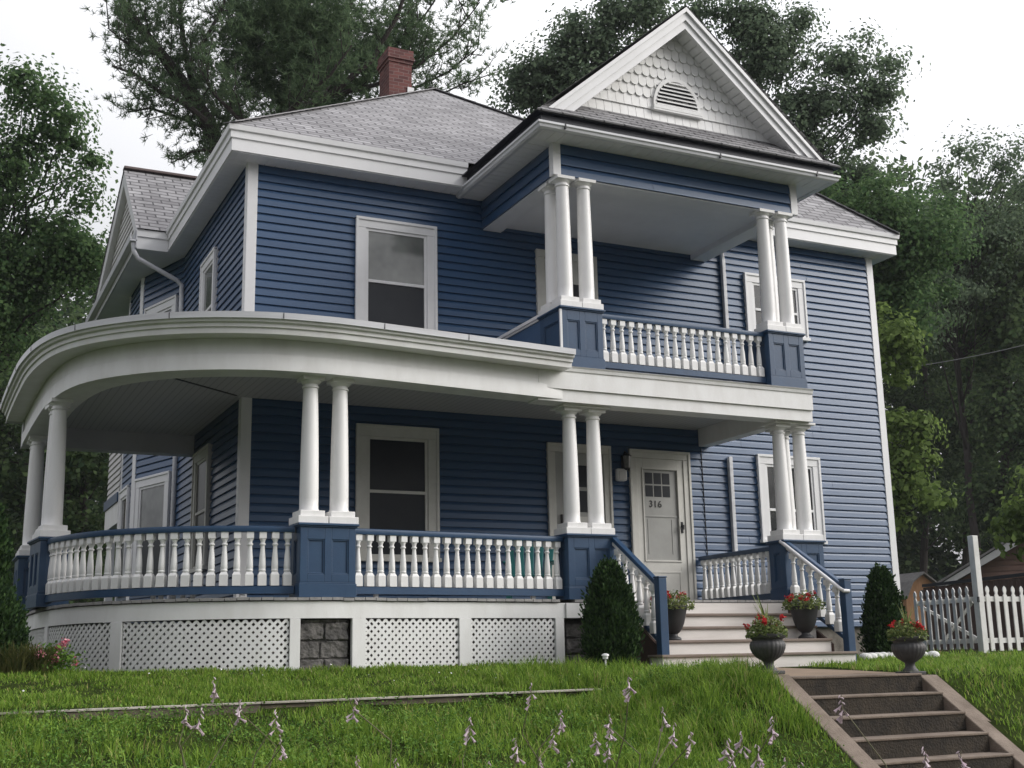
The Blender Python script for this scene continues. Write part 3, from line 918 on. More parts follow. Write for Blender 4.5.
def wallpt(p):
    x, y = p
    return (0.03, y, 3.5) if y > 0 else (max(0.03, min(x, 3.9)) if y < 0 and x > 0 else 0.03, 0.03, 3.5)
for a, b in zip(o1, o1[1:]):
    wa, wb = wallpt(a), wallpt(b)
    pr.poly([(a[0], a[1], 3.222), (b[0], b[1], 3.222), wb, wa])
pr.build("porch_roof", M["shedroof"], house)
# ceiling
ci = off(-0.34)
cm = MB()
cm.poly([(p[0], p[1], 2.90) for p in ci] + [(7.5, -2.3, 2.90), (7.5, -0.03, 2.90), (-0.03, -0.03, 2.90), (-0.03, 3.25, 2.90)])
cm.poly([(p[0], p[1], 2.95) for p in ci] + [(7.5, -2.3, 2.95), (7.5, -0.03, 2.95), (-0.03, -0.03, 2.95), (-0.03, 3.25, 2.95)])
cm.build("porch_ceiling", M["bead"], house)
MB().beam((-0.13, -0.13, 2.896), (-1.9, -1.5, 2.896), 0.035, 0.012).build("ceiling_batten", M["metaldark"], house)
MB().box(-2.5, -0.08, 3.18, 3.24, -1.2, -0.07).build("end_skirt", M["white"], house)
MB().box(-2.62, -0.03, 3.14, 3.42, 2.59, 2.985).box(-2.85, -0.03, 3.12, 3.5, 2.986, 3.2).build("porch_end_beam", M["grayporch"], house)
# entry frieze
EP = [(3.24, -2.69), (7.77, -2.675)]
MB().sweep(EP, [(-0.30, 2.58), (0, 2.58), (0, 2.745), (-0.30, 2.745)]).build("entry_frieze", M["white"], house)
MB().sweep(EP, [(-0.30, 2.746), (0.03, 2.746), (0.03, 2.985), (0.045, 2.99), (0.055, 3.03), (0.07, 3.05), (-0.30, 3.05)]).build("entry_cornice", M["white"], house)
MB().box(7.56, 7.77, -2.37, -0.03, 2.63, 2.985).box(7.57, 7.80, -2.37, -0.03, 2.986, 3.045).build("entry_side_beam", M["white"], house)
MB().box(3.44, 7.80, -2.66, -0.03, 3.052, 3.08).build("balcony_floor", M["deck"], house)
MB().box(3.42, 7.76, -2.4, -0.03, 2.951, 3.05).build("balcony_subfloor", M["white"], house)
MB().box(3.66, 4.39, -2.60, -2.20, 2.548, 2.578).build("capital_plate", M["white"], house, bevel=0.004)
MB().prism([(7.15, -2.6), (7.88, -2.6), (7.88, -1.86), (7.52, -1.86), (7.52, -2.2), (7.15, -2.2)], 2.548, 2.578).build("capital_plate", M["white"], house, bevel=0.004)

# deck
DP = Path(off(-0.03))
dm = MB()
di = off(-0.10)
dm.poly([(p[0], p[1], -0.004) for p in di] + [(7.3, -2.6, -0.004), (7.85, -2.6, -0.004), (7.85, 0, -0.004), (0, 0, -0.004), (0, 3.3, -0.004)])
dm.poly([(p[0], p[1], -0.06) for p in di] + [(7.3, -2.6, -0.06), (7.85, -2.6, -0.06), (7.85, 0, -0.06), (0, 0, -0.06), (0, 3.3, -0.06)])
dm.build("porch_deck", M["deck"], house)
nb = MB()
u = 0.02
while u < DP.L - 0.1:
    w_ = 0.136
    q = []
    for uu, o in ((u, 0.0), (u + w_ - 0.008, 0.0), (u + w_ - 0.008, -0.16), (u, -0.16)):
        x, y, nx, ny = DP.at(uu)
        q.append((x + nx * o, y + ny * o))
    j = rnd.uniform(-0.004, 0.004)
    nb.prism(q, -0.034 + j, -0.001 + j)
    u += w_
nb.build("deck_board_ends", M["deck"], house); nb = MB()
for k in range(25):
    x = 3.74 + k * 0.141
    if x < 7.2: nb.box(x, x + 0.133, -2.62, -2.4, -0.034, -0.001)
nb.build("deck_board_ends", M["deck"], house)
SP = Path(off(-0.06))
MB().sweep(SP.P, [(-0.03, -0.235), (0.0, -0.235), (0.0, -0.045), (-0.03, -0.045)]).build("porch_skirt", M["white"], house, smooth=True)
MB().box(3.60, 4.44, -2.64, -2.60, -0.235, -0.045).build("porch_skirt", M["white"], house)
uA, uA2 = SP.near(-2.5, -0.3), SP.near(-2.46, -0.45)
posts = [(0.02, 0.14), (SP.near(-2.55, 1.3), SP.near(-2.55, 1.3) + 0.14), (SP.near(-2.50, -0.42), SP.near(-2.50, -0.42) + 0.15), (SP.near(-1.90, -1.98), SP.near(-1.90, -1.98) + 0.16), (SP.near(-0.11, -2.92), SP.near(-0.11, -2.92) + 0.12),
         (SP.near(0.63, -2.9), SP.near(0.63, -2.9) + 0.17), (SP.near(2.02, -2.8), SP.near(2.02, -2.8) + 0.17), (SP.near(3.44, -2.6), SP.near(3.44, -2.6) + 0.13)]
GB = -1.02
for a, b in posts:
    MB().sweep(SP.sub(a, b), [(-0.05, GB), (0.008, GB), (0.008, -0.238), (-0.05, -0.238)]).build("skirt_post", M["white"], house, bevel=0.004)


def lattice(u0, u1, z0, z1, pitch=0.064, w=0.0385):
    mb = MB()
    L, H = u1 - u0, z1 - z0
    def bar(s, e, layer):
        n = max(1, int(abs(e[0] - s[0]) / 0.12))
        dx, dz = (e[0] - s[0]), (e[1] - s[1])
        l = math.hypot(dx, dz)
        px, pz = -dz / l * w / 2, dx / l * w / 2
        rows = []
        for k in range(n + 1):
            uu, zz = s[0] + dx * k / n, s[1] + dz * k / n
            r = []
            for sg, o in ((-1, 0), (1, 0), (1, -0.004), (-1, -0.004)):
                U = min(max(uu + sg * px, 0), L); Z = min(max(zz + sg * pz, 0), H)
                x, y, nx, ny = SP.at(u0 + U)
                oo = o - 0.014 - layer * 0.0044
                r.append(mb.p(x + nx * oo, y + ny * oo, z0 + Z))
            rows.append(r)
        for a, b in zip(rows, rows[1:]):
            for k in range(4):
                mb.f.append([a[k], b[k], b[(k + 1) % 4], a[(k + 1) % 4]])
    step = pitch * math.sqrt(2)
    k = -H
    while k < L + H:
        for layer, sgn in ((0, 1), (1, -1)):
            # line u = c + sgn*z
            c = k if sgn > 0 else k
            t0 = max(0, (0 - c) if sgn > 0 else (c - L))
            t1 = min(H, (L - c) if sgn > 0 else c)
            if t1 - t0 > 0.02:
                bar((c + sgn * t0, t0), (c + sgn * t1, t1), layer)
        k += step
    return mb.build("lattice_panel", M["white"], house)


for (a, b), (c, d) in zip(posts, posts[1:]):
    if abs(b - SP.near(0.01, -2.92)) < 0.1: continue
    lattice(b + 0.002, c - 0.002, GB, -0.238)
# dark crawl-space blocks the view through the lattice
# stone piers
def stone_pier(x0, x1, y0, y1, z1=-0.24):
    mb = MB()
    z = -1.1
    r = 0
    while z < z1 - 0.03:
        h = min(0.205, z1 - z)
        xs = [x0, x0 + (x1 - x0) * (0.5 if r % 2 else 0.42), x1]
        for a, b in zip(xs, xs[1:]):
            mb.box(a + 0.006, b - 0.006, y0 + rnd.uniform(-0.012, 0.012), y1, z + 0.006, z + h - 0.006)
        z += h; r += 1
    mb.box(x0 + 0.02, x1 - 0.02, y0 + 0.03, y1 - 0.01, -1.1, z1 - 0.01)
    me_o = mb.build("stone_pier", M["stone"], house, bevel=0.014)
    s_ = me_o.modifiers.new("sub", "SUBSURF"); s_.subdivision_type = "SIMPLE"; s_.levels = 4; s_.render_levels = 4
    tx = bpy.data.textures.new("rock", "CLOUDS"); tx.noise_scale = 0.11; tx.noise_depth = 4
    dsp = me_o.modifiers.new("disp", "DISPLACE"); dsp.texture = tx; dsp.strength = 0.055; dsp.mid_level = 0.6; dsp.texture_coords = "GLOBAL"
    return me_o
stone_pier(0.03, 0.62, -2.875, -2.2)
stone_pier(3.64, 4.34, -2.52, -1.9)

# ---- columns
def col_mesh(h, r0, r1, base, step):
    H = {}
    b = MB()
    b.box(-base / 2, base / 2, -base / 2, base / 2, 0.0, 0.085).box(-step / 2, step / 2, -step / 2, step / 2, 0.085, 0.152)
    H["base"] = b.mesh("base")
    s = MB()
    z0, z1 = 0.15, h - 0.10
    prof = [(r0 * 1.06, z0), (r0 * 1.06, z0 + 0.02), (r0, z0 + 0.03)]
    for k in range(1, 13):
        t = k / 12
        r = r0 + (r1 - r0) * (t ** 1.7)
        prof.append((r, z0 + 0.03 + (z1 - z0 - 0.03) * t))
    s.lathe(prof, 28)
    H["column"] = s.mesh("column")
    c = MB()
    c.lathe([(r1 * 1.0, h - 0.135), (r1 * 1.17, h - 0.13), (r1 * 1.17, h - 0.112), (r1 * 1.02, h - 0.106), (r1 * 1.02, h - 0.085), (r1 * 1.25, h - 0.07), (r1 * 1.42, h - 0.05), (r1 * 1.42, h - 0.045)], 28)
    aw = r1 * 1.52
    c.box(-aw, aw, -aw, aw, h - 0.045, h - 0.002)
    H["capital"] = c.mesh("capital")
    for k in H: H[k].materials.append(M["column"])
    for k in ("column", "capital"):
        H[k].shade_smooth(); H[k].set_sharp_from_angle(angle=R(35))
    return H


def column(H, x, y, z, rz=0):
    c = place(H["column"], "column", (x, y, z), house, rz)
    for k in ("base", "capital"):
        o = place(H[k], k, (x, y, z), c, rz)
        if k == "base":
            b = o.modifiers.new("bevel", "BEVEL"); b.width = 0.006; b.segments = 2
    return c


CL = col_mesh(2.61 - 0.85, 0.112, 0.087, 0.364, 0.30)
CE = col_mesh(2.548 - 0.85, 0.110, 0.086, 0.364, 0.30)
CUp = col_mesh(ZB - 0.022 - 3.945, 0.108, 0.090, 0.336, 0.285)
for x, y, z, H, rz in ((0.160, -2.73, 0.85, CL, R(2)), (0.532, -2.72, 0.85, CL, R(2)), (3.845, -2.405, 0.85, CE, 0), (4.212, -2.405, 0.85, CE, 0),
                       (7.335, -2.405, 0.85, CE, 0), (7.703, -2.405, 0.85, CE, 0), (7.703, -2.037, 0.85, CE, 0),
                       (-2.44, -0.40, 0.85, CL, R(6)), (-2.435, -0.03, 0.85, CL, R(6)), (-2.45, 2.40, 0.85, CL, 0), (-2.44, 2.77, 0.85, CL, 0),
                       (3.845, -2.41, 3.945, CUp, 0), (4.185, -2.41, 3.945, CUp, 0), (3.845, -2.07, 3.945, CUp, 0),
                       (7.305, -2.41, 3.945, CUp, 0), (7.645, -2.41, 3.945, CUp, 0), (7.645, -2.07, 3.945, CUp, 0)):
    column(H, x, y, z, rz)


# ---- panelled pedestals (local frame: x along front, y depth, centre origin)
def pedestal(cx, cy, w, d, z0, z1, rz=0, cap=0.035, npan=2, sidepan=1):
    fr = F(cx, cy, rz)
    hw, hd = w / 2, d / 2
    mb = MB(fr)
    i = 0.022
    zc, zp = z1 - 0.045, z0 + 0.155
    mb.box(-hw + i, hw - i, -hd + i, hd - i, z0, zc)
    mb.box(-hw - 0.012, hw + 0.012, -hd - 0.012, hd + 0.012, z0, zp)
    mb.box(-hw - 0.004, hw + 0.004, -hd - 0.004, hd + 0.004, zp, zp + 0.018)
    def face(L, f2, n):
        t, b = zc, zp + 0.019
        st = 0.085
        pw = (L - st * (n + 1)) / n
        e = 0.0
        for k in range(n + 1):
            a0 = -L / 2 + k * (pw + st)
            f2.box(a0, a0 + st, 0, i, b, t)
        for k in range(n):
            a0 = -L / 2 + st + k * (pw + st)
            f2.box(a0, a0 + pw, 0, i, t - 0.14, t).box(a0, a0 + pw, 0, i, b, b + 0.09)
            m_ = 0.016
            f2.box(a0, a0 + m_, 0.008, i, b + 0.09, t - 0.14).box(a0 + pw - m_, a0 + pw, 0.008, i, b + 0.09, t - 0.14)
            f2.box(a0 + m_, a0 + pw - m_, 0.008, i, b + 0.09, b + 0.09 + m_).box(a0 + m_, a0 + pw - m_, 0.008, i, t - 0.14 - m_, t - 0.14)
    def sub(ax, ay, ang):
        g = F(ax, ay, ang)
        return MB(lambda a, b, c: fr(*g(a, b, c)))
    for ax, ay, ang, L, n in ((0, -hd, 0, w, npan), (-hw, 0, R(-90), d - 2 * i, sidepan), (hw, 0, R(90), d - 2 * i, sidepan), (0, hd, R(180), w, npan)):
        f2 = sub(ax, ay, ang); face(L, f2, n)
        off_ = len(mb.v)
        mb.v += f2.v; mb.f += [[q + off_ for q in f] for f in f2.f]
    p = mb.build("pedestal", M["bluetrim"], house, bevel=0.004)
    MB(fr).box(-hw - cap, hw + cap, -hd - cap, hd + cap, z1 - 0.028, z1).box(-hw - cap * 0.5, hw + cap * 0.5, -hd - cap * 0.5, hd + cap * 0.5, z1 - 0.046, z1 - 0.028).build("pedestal_cap", M["bluetrim"], p, bevel=0.006)
    return p


pedestal(0.345, -2.725, 0.67, 0.36, 0.0, 0.85, R(1.5))
pedestal(4.03, -2.405, 0.70, 0.36, 0.0, 0.85)
pedestal(7.515, -2.405, 0.70, 0.36, 0.0, 0.85)
pedestal(7.70, -2.037, 0.33, 0.36, 0.0, 0.85, npan=1)
pedestal(-2.437, -0.215, 0.36, 0.70, 0.0, 0.85, R(5), npan=1, sidepan=2)
pedestal(-2.445, 2.585, 0.36, 0.70, 0.0, 0.85, 0, npan=1, sidepan=2)
pedestal(4.015, -2.24, 0.64, 0.64, 3.085, 3.945)
pedestal(7.475, -2.24, 0.64, 0.64, 3.085, 3.945)
MB().box(3.672, 3.702, -2.565, -2.535, 3.24, 3.90).build("corner_strip", M["trimwhite"], house)
kw = MB().box(3.70, 3.80, -1.93, -0.03, 3.08, 3.90).build("knee_wall", M["siding"], house)
MB().box(3.66, 3.84, -1.90, -0.03, 3.93, 3.98).box(3.68, 3.82, -1.9, -0.03, 3.9, 3.93).build("knee_wall_cap", M["trimwhite"], kw, bevel=0.006)


# ---- balusters
def baluster_mesh(h, k=1.0):
    b = MB()
    a = 0.040 * k
    b.box(-a, a, -a, a, h - 0.075, h)
    c = 0.047 * k
    b.box(-c, c, -c, c, 0, 0.125)
    i = [b.p(x, y, 0.125) for x, y in ((-c, -c), (c, -c), (c, c), (-c, c))]
    t = 0.030 * k
    j = [b.p(x, y, 0.160) for x, y in ((-t, -t), (t, -t), (t, t), (-t, t))]
    for q in range(4): b.f.append([i[q], i[(q + 1) % 4], j[(q + 1) % 4], j[q]])
    hh = h
    prof = [(0.028, 0.155), (0.038, 0.165), (0.041, 0.178), (0.036, 0.192), (0.039, 0.20), (0.0375, 0.25), (0.034, 0.25 + (hh - 0.43) * 0.4), (0.026, 0.25 + (hh - 0.43) * 0.85),
            (0.023, hh - 0.165), (0.024, hh - 0.155), (0.034, hh - 0.148), (0.034, hh - 0.134), (0.024, hh - 0.126), (0.026, hh - 0.105), (0.036, hh - 0.085), (0.038, hh - 0.073)]
    b.lathe([(r * k, z) for r, z in prof], 14)
    me = b.mesh("baluster")
    me.materials.append(M["white"])
    me.shade_smooth(); me.set_sharp_from_angle(angle=R(30))
    return me


B1 = baluster_mesh(0.612)
B2 = baluster_mesh(0.60)


def railing(path, z0, n=None, spacing=0.143, bm_=None, zb=0.135, ends=(0.075, 0.075)):
    """top rail, bottom rail, balusters along a plan path; z0 floor"""
    P = Path(path)
    r = MB().sweep(P.P, [(-0.05, z0 + 0.752), (0.05, z0 + 0.752), (0.058, z0 + 0.785), (0.052, z0 + 0.812), (0.03, z0 + 0.822), (-0.03, z0 + 0.822), (-0.052, z0 + 0.812), (-0.058, z0 + 0.785)]).build("railing", M["bluetrim"], house, smooth=True)
    MB().sweep(P.P, [(-0.042, z0 + 0.05), (0.042, z0 + 0.05), (0.042, z0 + 0.132), (0.02, z0 + 0.14), (-0.02, z0 + 0.14), (-0.042, z0 + 0.132)]).build("bottom_rail", M["bluetrim"], r, smooth=True)
    L = P.L - ends[0] - ends[1]
    n = n or int(round(L / spacing)) + 1
    for k in range(n):
        u = ends[0] + L * k / (n - 1)
        x, y, nx, ny = P.at(u)
        place(bm_ or B1, "baluster", (x, y, z0 + 0.14), r, math.atan2(nx, -ny))
    return r


RP = Path(off(-0.24))
RQ = catmull([(-2.455, -0.58), (-2.40, -0.92), (-2.10, -1.60), (-1.60, -2.16), (-1.02, -2.50), (-0.50, -2.67), (-0.01, -2.735)])
railing([(-2.45, 2.20), (-2.45, 0.16)], 0.0, spacing=0.165)
railing(RQ, 0.0)
railing([(0.70, -2.715), (2.0, -2.60), (3.66, -2.425)], 0.0, n=20)
railing([(4.35, -2.42), (7.14, -2.42)], 3.11, n=19, bm_=B1)
railing([(7.47, -0.06), (7.47, -2.20)], 0.0, n=14)
# small blocks under the bottom rail
bl = MB()
for x, y in ((1.0, -2.67), (3.2, -2.46), (-0.6, -2.66), (-1.5, -2.15), (-1.42, -2.2), (-1.3, -2.28), (-1.2, -2.33), (-1.1, -2.38)):
    bl.box(x, x + 0.05, y, y + 0.05, 0, 0.05)
bl.build("rail_block", M["white"], house)

# ---- wooden entry steps
ST = [(-2.64, -0.01), (-2.93, -0.195), (-3.21, -0.37), (-3.50, -0.545), (-3.79, -0.72)]
stp = None
for k in range(1, 5):
    yb, z = ST[k - 1][0], ST[k][1]
    yf = ST[k][0]
    xa, xb = (4.26, 7.28) if k == 4 else (4.45, 7.12)
    o = MB().box(xa, xb, yf - 0.03, yb + 0.02, z - 0.034, z).build("tread", M["tread"], house, bevel=0.006)
for k in range(5):
    yf, z = ST[k]
    zb = ST[k + 1][1] if k < 4 else -1.05
    xa, xb = (4.28, 7.26) if k == 4 else (4.46, 7.11)
    MB().box(xa, xb, yf, yf + 0.025, zb + 0.001, z - 0.035).build("riser", M["riser"], house)
MB().box(4.28, 7.26, -3.76, -3.49, -1.05, -0.756).build("bottom_step_box", M["riser"], house)
MB().box(4.46, 7.11, -3.475, -2.66, -1.05, -0.6).build("step_carcass", M["tread"], house)
sk = MB(); sk.extr([(4.41, -2.62, -1.0), (4.41, -3.5, -1.0), (4.41, -3.5, -0.62), (4.41, -2.62, -0.08)], (0.035, 0, 0))
sk.build("stringer", M["brownfence"], house); sk = MB()
sk.extr([(7.125, -2.62, -1.0), (7.125, -3.5, -1.0), (7.125, -3.5, -0.62), (7.125, -2.62, -0.08)], (0.035, 0, 0))
sk.build("stringer", M["brownfence"], house)


def stair_rail(xa, xb, white):
    p, q = Vector((xa, -2.58, 0.80)), Vector((xb, -3.55, 0.155))
    r = MB().beam(p, q, 0.085, 0.055).build("stair_railing", M["bluetrim"], house, bevel=0.01)
    lo = Vector((0, 0, -0.70))
    MB().beam(p + lo, q + lo, 0.07, 0.05).build("bottom_rail", M["bluetrim"], r, bevel=0.006)
    MB().beam(p + Vector((0, 0, -0.06)), q + Vector((0, 0, -0.06)), 0.06, 0.05).build("under_rail", M["white"], r, bevel=0.006)
    for k in range(6):
        c = p.lerp(q, 0.10 + k * 0.158)
        place(B2, "baluster", (c.x, c.y, c.z - 0.685), r)
    n = MB().box(xb - 0.058, xb + 0.058, -3.665, -3.55, -1.05, 0.215)
    n.box(xb - 0.066, xb + 0.066, -3.673, -3.542, 0.215, 0.235)
    n.build("newel_post", M["bluetrim"], house, bevel=0.008)
    if white:
        a = Vector((xa - 0.085, -2.54, 0.83)); b = Vector((xb - 0.095, -3.62, 0.10))
        MB().tube([a + Vector((0.05, 0.06, -0.01)), a + Vector((0.0, 0.0, 0.0)), b, b + Vector((0.01, -0.05, -0.03)), b + Vector((0.10, -0.055, -0.035))], 0.025, 10).build("handrail", M["trimwhite"], r, smooth=True)


stair_rail(4.37, 4.41, False)
stair_rail(7.22, 7.33, True)

# ================================================================== GROUND
LY = np.array([[-14, -2.27], [-12, -2.25], [-11, -2.15], [-8, -1.73], [-7, -1.53], [-5.03, -1.175], [-4.99, -1.10], [-2.9, -0.80], [0, -0.76], [12, -0.78], [40, 0.9], [80, 6.0], [160, 16]])
RY = np.array([[-14, -2.27], [-12, -2.25], [-9.2, -2.22], [-7.75, -1.84], [-6.5, -1.01], [-6.2, -0.96], [-3.8, -0.90], [0, -0.80], [12, -0.78], [40, 0.9], [80, 6.0], [160, 16]])


def gz(x, y):
    x = np.asarray(x, float); y = np.asarray(y, float)
    a = np.interp(y, LY[:, 0], LY[:, 1]); b = np.interp(y, RY[:, 0], RY[:, 1])
    t = np.clip((x - 2.0) / 1.7, 0, 1); t = t * t * (3 - 2 * t)
    bump = 0.018 * np.sin(x * 2.1 + 1.3 * np.sin(y * 1.7)) * np.sin(y * 2.6 + x * 0.6)
    bump = np.where((y > -3.4) & (x > -3) & (x < 12), bump * 0.3, bump)
    return a + (b - a) * t + bump


xs = np.concatenate([np.array([-140, -100, -70, -50, -35, -25, -18]), np.arange(-14, 20.01, 0.25), np.array([22, 25, 30, 36, 44, 55, 70, 90, 120, 160])])
ys = np.concatenate([np.arange(-13.5, -5.1, 0.25), np.array([-5.03, -4.99]), np.arange(-4.75, 4.1, 0.25), np.array([5, 7, 9, 12, 15, 20, 25, 30, 36, 44, 55, 70, 90, 120, 160])])
X, Y = np.meshgrid(xs, ys)
Z = gz(X, Y)
pathmask = (Y < -3.55) & (Y > -8.6) & (X > 4.0) & (X < 5.82)
Z = np.where(pathmask, Z - 0.35, Z)
nx_, ny_ = len(xs), len(ys)
gv = np.stack([X.ravel(), Y.ravel(), Z.ravel()], 1)
gf_ = [(j * nx_ + i, j * nx_ + i + 1, (j + 1) * nx_ + i + 1, (j + 1) * nx_ + i) for j in range(ny_ - 1) for i in range(nx_ - 1)]
me = bpy.data.meshes.new("lawn"); me.from_pydata(gv.tolist(), [], gf_); me.materials.append(M["soil"]); me.shade_smooth()
lawn = bpy.data.objects.new("lawn", me); col.objects.link(lawn); tag(lawn, kind="structure")
rd = MB().poly([(-150, -90, -2.262), (180, -90, -2.262), (180, -13.3, -2.262), (-150, -13.3, -2.262)]).build("road", M["asphalt"]); tag(rd, kind="structure")
pth = MB()
pth.extr([(4.05, -6.22, -0.968), (5.86, -6.22, -0.968), (6.2, -3.74, -0.902), (4.4, -3.74, -0.902)], (0, 0, -0.3))
pth = pth.build("path", M["path"]); tag(pth, kind="structure")

# concrete steps
cs = thing("concrete_steps", "weathered concrete steps with dark mossy risers and sloping side curbs between the two urns", "steps", (4.9, -7.2, -2.2))
for k in range(7):
    y0, z0 = -6.5 - 0.283 * k, -0.966 - 0.19 * k
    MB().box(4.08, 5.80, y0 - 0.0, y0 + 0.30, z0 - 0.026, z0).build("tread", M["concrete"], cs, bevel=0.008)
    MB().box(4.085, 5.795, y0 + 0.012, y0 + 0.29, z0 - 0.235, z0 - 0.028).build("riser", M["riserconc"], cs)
for xa, xb, zt_ in ((3.86, 4.078, -0.94), (5.802, 6.05, -0.985)):
    MB().extr([(xa, -6.20, zt_), (xa, -6.46, zt_ - 0.005), (xa, -8.5, -2.30 + (zt_ + 0.94)), (xa, -8.5, -2.6), (xa, -6.20, -2.6)], (xb - xa, 0, 0)).build("side_curb", M["concrete"], cs, bevel=0.012)

te = MB()
for k, (xa, xb) in enumerate(((-9.0, -6.2), (-6.19, -3.4), (-3.39, -0.95), (-0.94, 1.2), (1.21, 2.72))):
    ya = -4.97 + 0.02 * math.sin(k * 2.1)
    za, zb_ = -1.125 + 0.0155 * (xa + 3.3) * 0.4, -1.125 + 0.0155 * (xb + 3.3) * 0.4
    te.extr([(xa, ya - 0.045, za - 0.2), (xb, ya - 0.045, zb_ - 0.2), (xb, ya - 0.045, zb_ + 0.01), (xa, ya - 0.045, za + 0.01)], (0, 0.09, 0))
te_ = thing("timber_edging", "weathered timber edging board across the lawn below the porch lattice", "edging", (-3, -4.97, -1.3))
te.build("board", M["timber"], te_, bevel=0.008)
tc_ = MB()
for xa, xb in ((-9.0, -3.4), (-3.39, -0.95), (-0.94, 2.72)):
    za, zb_ = -1.125 + 0.0155 * (xa + 3.3) * 0.4, -1.125 + 0.0155 * (xb + 3.3) * 0.4
    tc_.extr([(xa, -5.045, za + 0.012), (xb, -5.045, zb_ + 0.012), (xb, -5.045, zb_ + 0.030), (xa, -5.045, za + 0.030)], (0, 0.14, 0))
tc_.build("cap_strip", M["capstrip"], te_, bevel=0.003)

# ------------------------------------------------------------------ grass
rs = np.random.RandomState(3)


def grass_patch(n, x0, x1, y0, y1, hmin, hmax, wid, dens=None):
    x = rs.uniform(x0, x1, n); y = rs.uniform(y0, y1, n)
    cl = np.sin(x * 5.3 + 2 * np.sin(y * 4.1)) * np.sin(y * 6.1 + 1.7 * np.sin(x * 3.7))
    cl2 = np.sin(x * 1.3 + 1.1 * np.sin(y * 1.9)) * np.sin(y * 1.7 + x * 0.8)
    keep = rs.uniform(0, 1, n) < np.clip(0.66 + 0.4 * cl + 0.3 * cl2, 0.12, 1)
    inpath = (x > 3.84) & (x < 6.06) & (y < -6.2) | ((y >= -6.2) & (y < -3.7) & (x > 4.0 + (y + 6.5) * 0.12) & (x < 5.8 + (y + 6.5) * 0.165))
    insteps = (x > 4.2) & (x < 7.35) & (y > -3.85)
    curve = (y > np.interp(x, [-3, -2.5, -2.1, -1.2, 0, 0.6, 3.6, 4.4, 7.2, 7.3], [9, 0, -1.9, -2.75, -3.0, -3.0, -2.72, -2.72, -3.9, -0.02])) & (x > -2.55)
    keep &= ~(inpath | insteps | curve)
    keep &= ~((np.abs(y + 4.97) < 0.05) & (x < 2.75))
    if dens:
        tu = np.sin(x * 17.0 + 3 * np.sin(y * 9.0 + x)) * np.sin(y * 19.0 + 2.5 * np.sin(x * 11.0))
        keep &= rs.uniform(0, 1, n) < np.clip(0.70 + 0.6 * tu, 0.28, 1)
        cl = cl + 0.9 * tu
    x = x[keep]; y = y[keep]; cl = cl[keep]; cl2 = cl2[keep]
    n = len(x)
    z = gz(x, y) - 0.01
    h = rs.uniform(hmin, hmax, n) * (0.8 + 0.35 * np.clip(cl, -0.9, 1.3) + 0.25 * cl2)
    h *= np.where((y > -5.35) & (y < -4.9) & (x < 2.75), 0.8, 1.0)
    a = rs.uniform(0, 2 * np.pi, n)
    lean = rs.uniform(0.25, 0.95, n) * h
    dx, dy = np.cos(a), np.sin(a)
    w = wid * rs.uniform(0.6, 1.3, n)
    px, py = -dy * w / 2, dx * w / 2
    def row(t):
        ox, oy = dx * lean * t ** 2, dy * lean * t ** 2
        return x + ox, y + oy, z + h * (t - 0.28 * t * t * (lean / np.maximum(h, 1e-4)))
    V = []
    b0 = row(0.0); b1 = row(0.55); b2 = row(1.0)
    q = np.stack([np.stack([b0[0] - px, b0[1] - py, b0[2]], 1), np.stack([b0[0] + px, b0[1] + py, b0[2]], 1),
                  np.stack([b1[0] + px * 0.8, b1[1] + py * 0.8, b1[2]], 1), np.stack([b1[0] - px * 0.8, b1[1] - py * 0.8, b1[2]], 1),
                  np.stack([b2[0], b2[1], b2[2]], 1)], 1)      # n,5,3
    return q


def grass_obj(Q):
    n = len(Q)
    me = bpy.data.meshes.new("grass")
    me.vertices.add(n * 5)
    me.vertices.foreach_set("co", Q.reshape(-1).astype(np.float32))
    base = (np.arange(n) * 5)[:, None]
    li = np.concatenate([base + np.array([[0, 1, 2, 3]]), base + np.array([[3, 2, 4]])], 1).ravel()
    me.loops.add(n * 7)
    me.loops.foreach_set("vertex_index", li.astype(np.int32))
    me.polygons.add(n * 2)
    st = np.stack([np.arange(n) * 7, np.arange(n) * 7 + 4], 1).ravel()
    me.polygons.foreach_set("loop_start", st.astype(np.int32))
    me.update(calc_edges=True)
    me.materials.append(M["grass"])
    o = bpy.data.objects.new("grass", me); col.objects.link(o)
    return tag(o, "shaggy green grass covering the lawn and its slope", "grass", kind="stuff")


grass_obj(np.concatenate([
    grass_patch(74000, -4.8, 4.2, -4.95, -2.6, 0.045, 0.10, 0.009),
    grass_patch(95000, -5.2, 4.05, -8.6, -4.95, 0.05, 0.18, 0.010, 1),
    grass_patch(14000, 1.8, 4.4, -7.2, -3.8, 0.14, 0.26, 0.010),
    grass_patch(11000, -8, -2.5, -4.95, 1.0, 0.06, 0.14, 0.012),
    grass_patch(34000, 5.7, 10.5, -8.4, -2.5, 0.06, 0.15, 0.011),
    grass_patch(36000, 7.3, 20.0, -3.5, 5.0, 0.06, 0.13, 0.014),
    grass_patch(9000, 6.0, 14.0, -9.0, -5.5, 0.06, 0.15, 0.012)]))
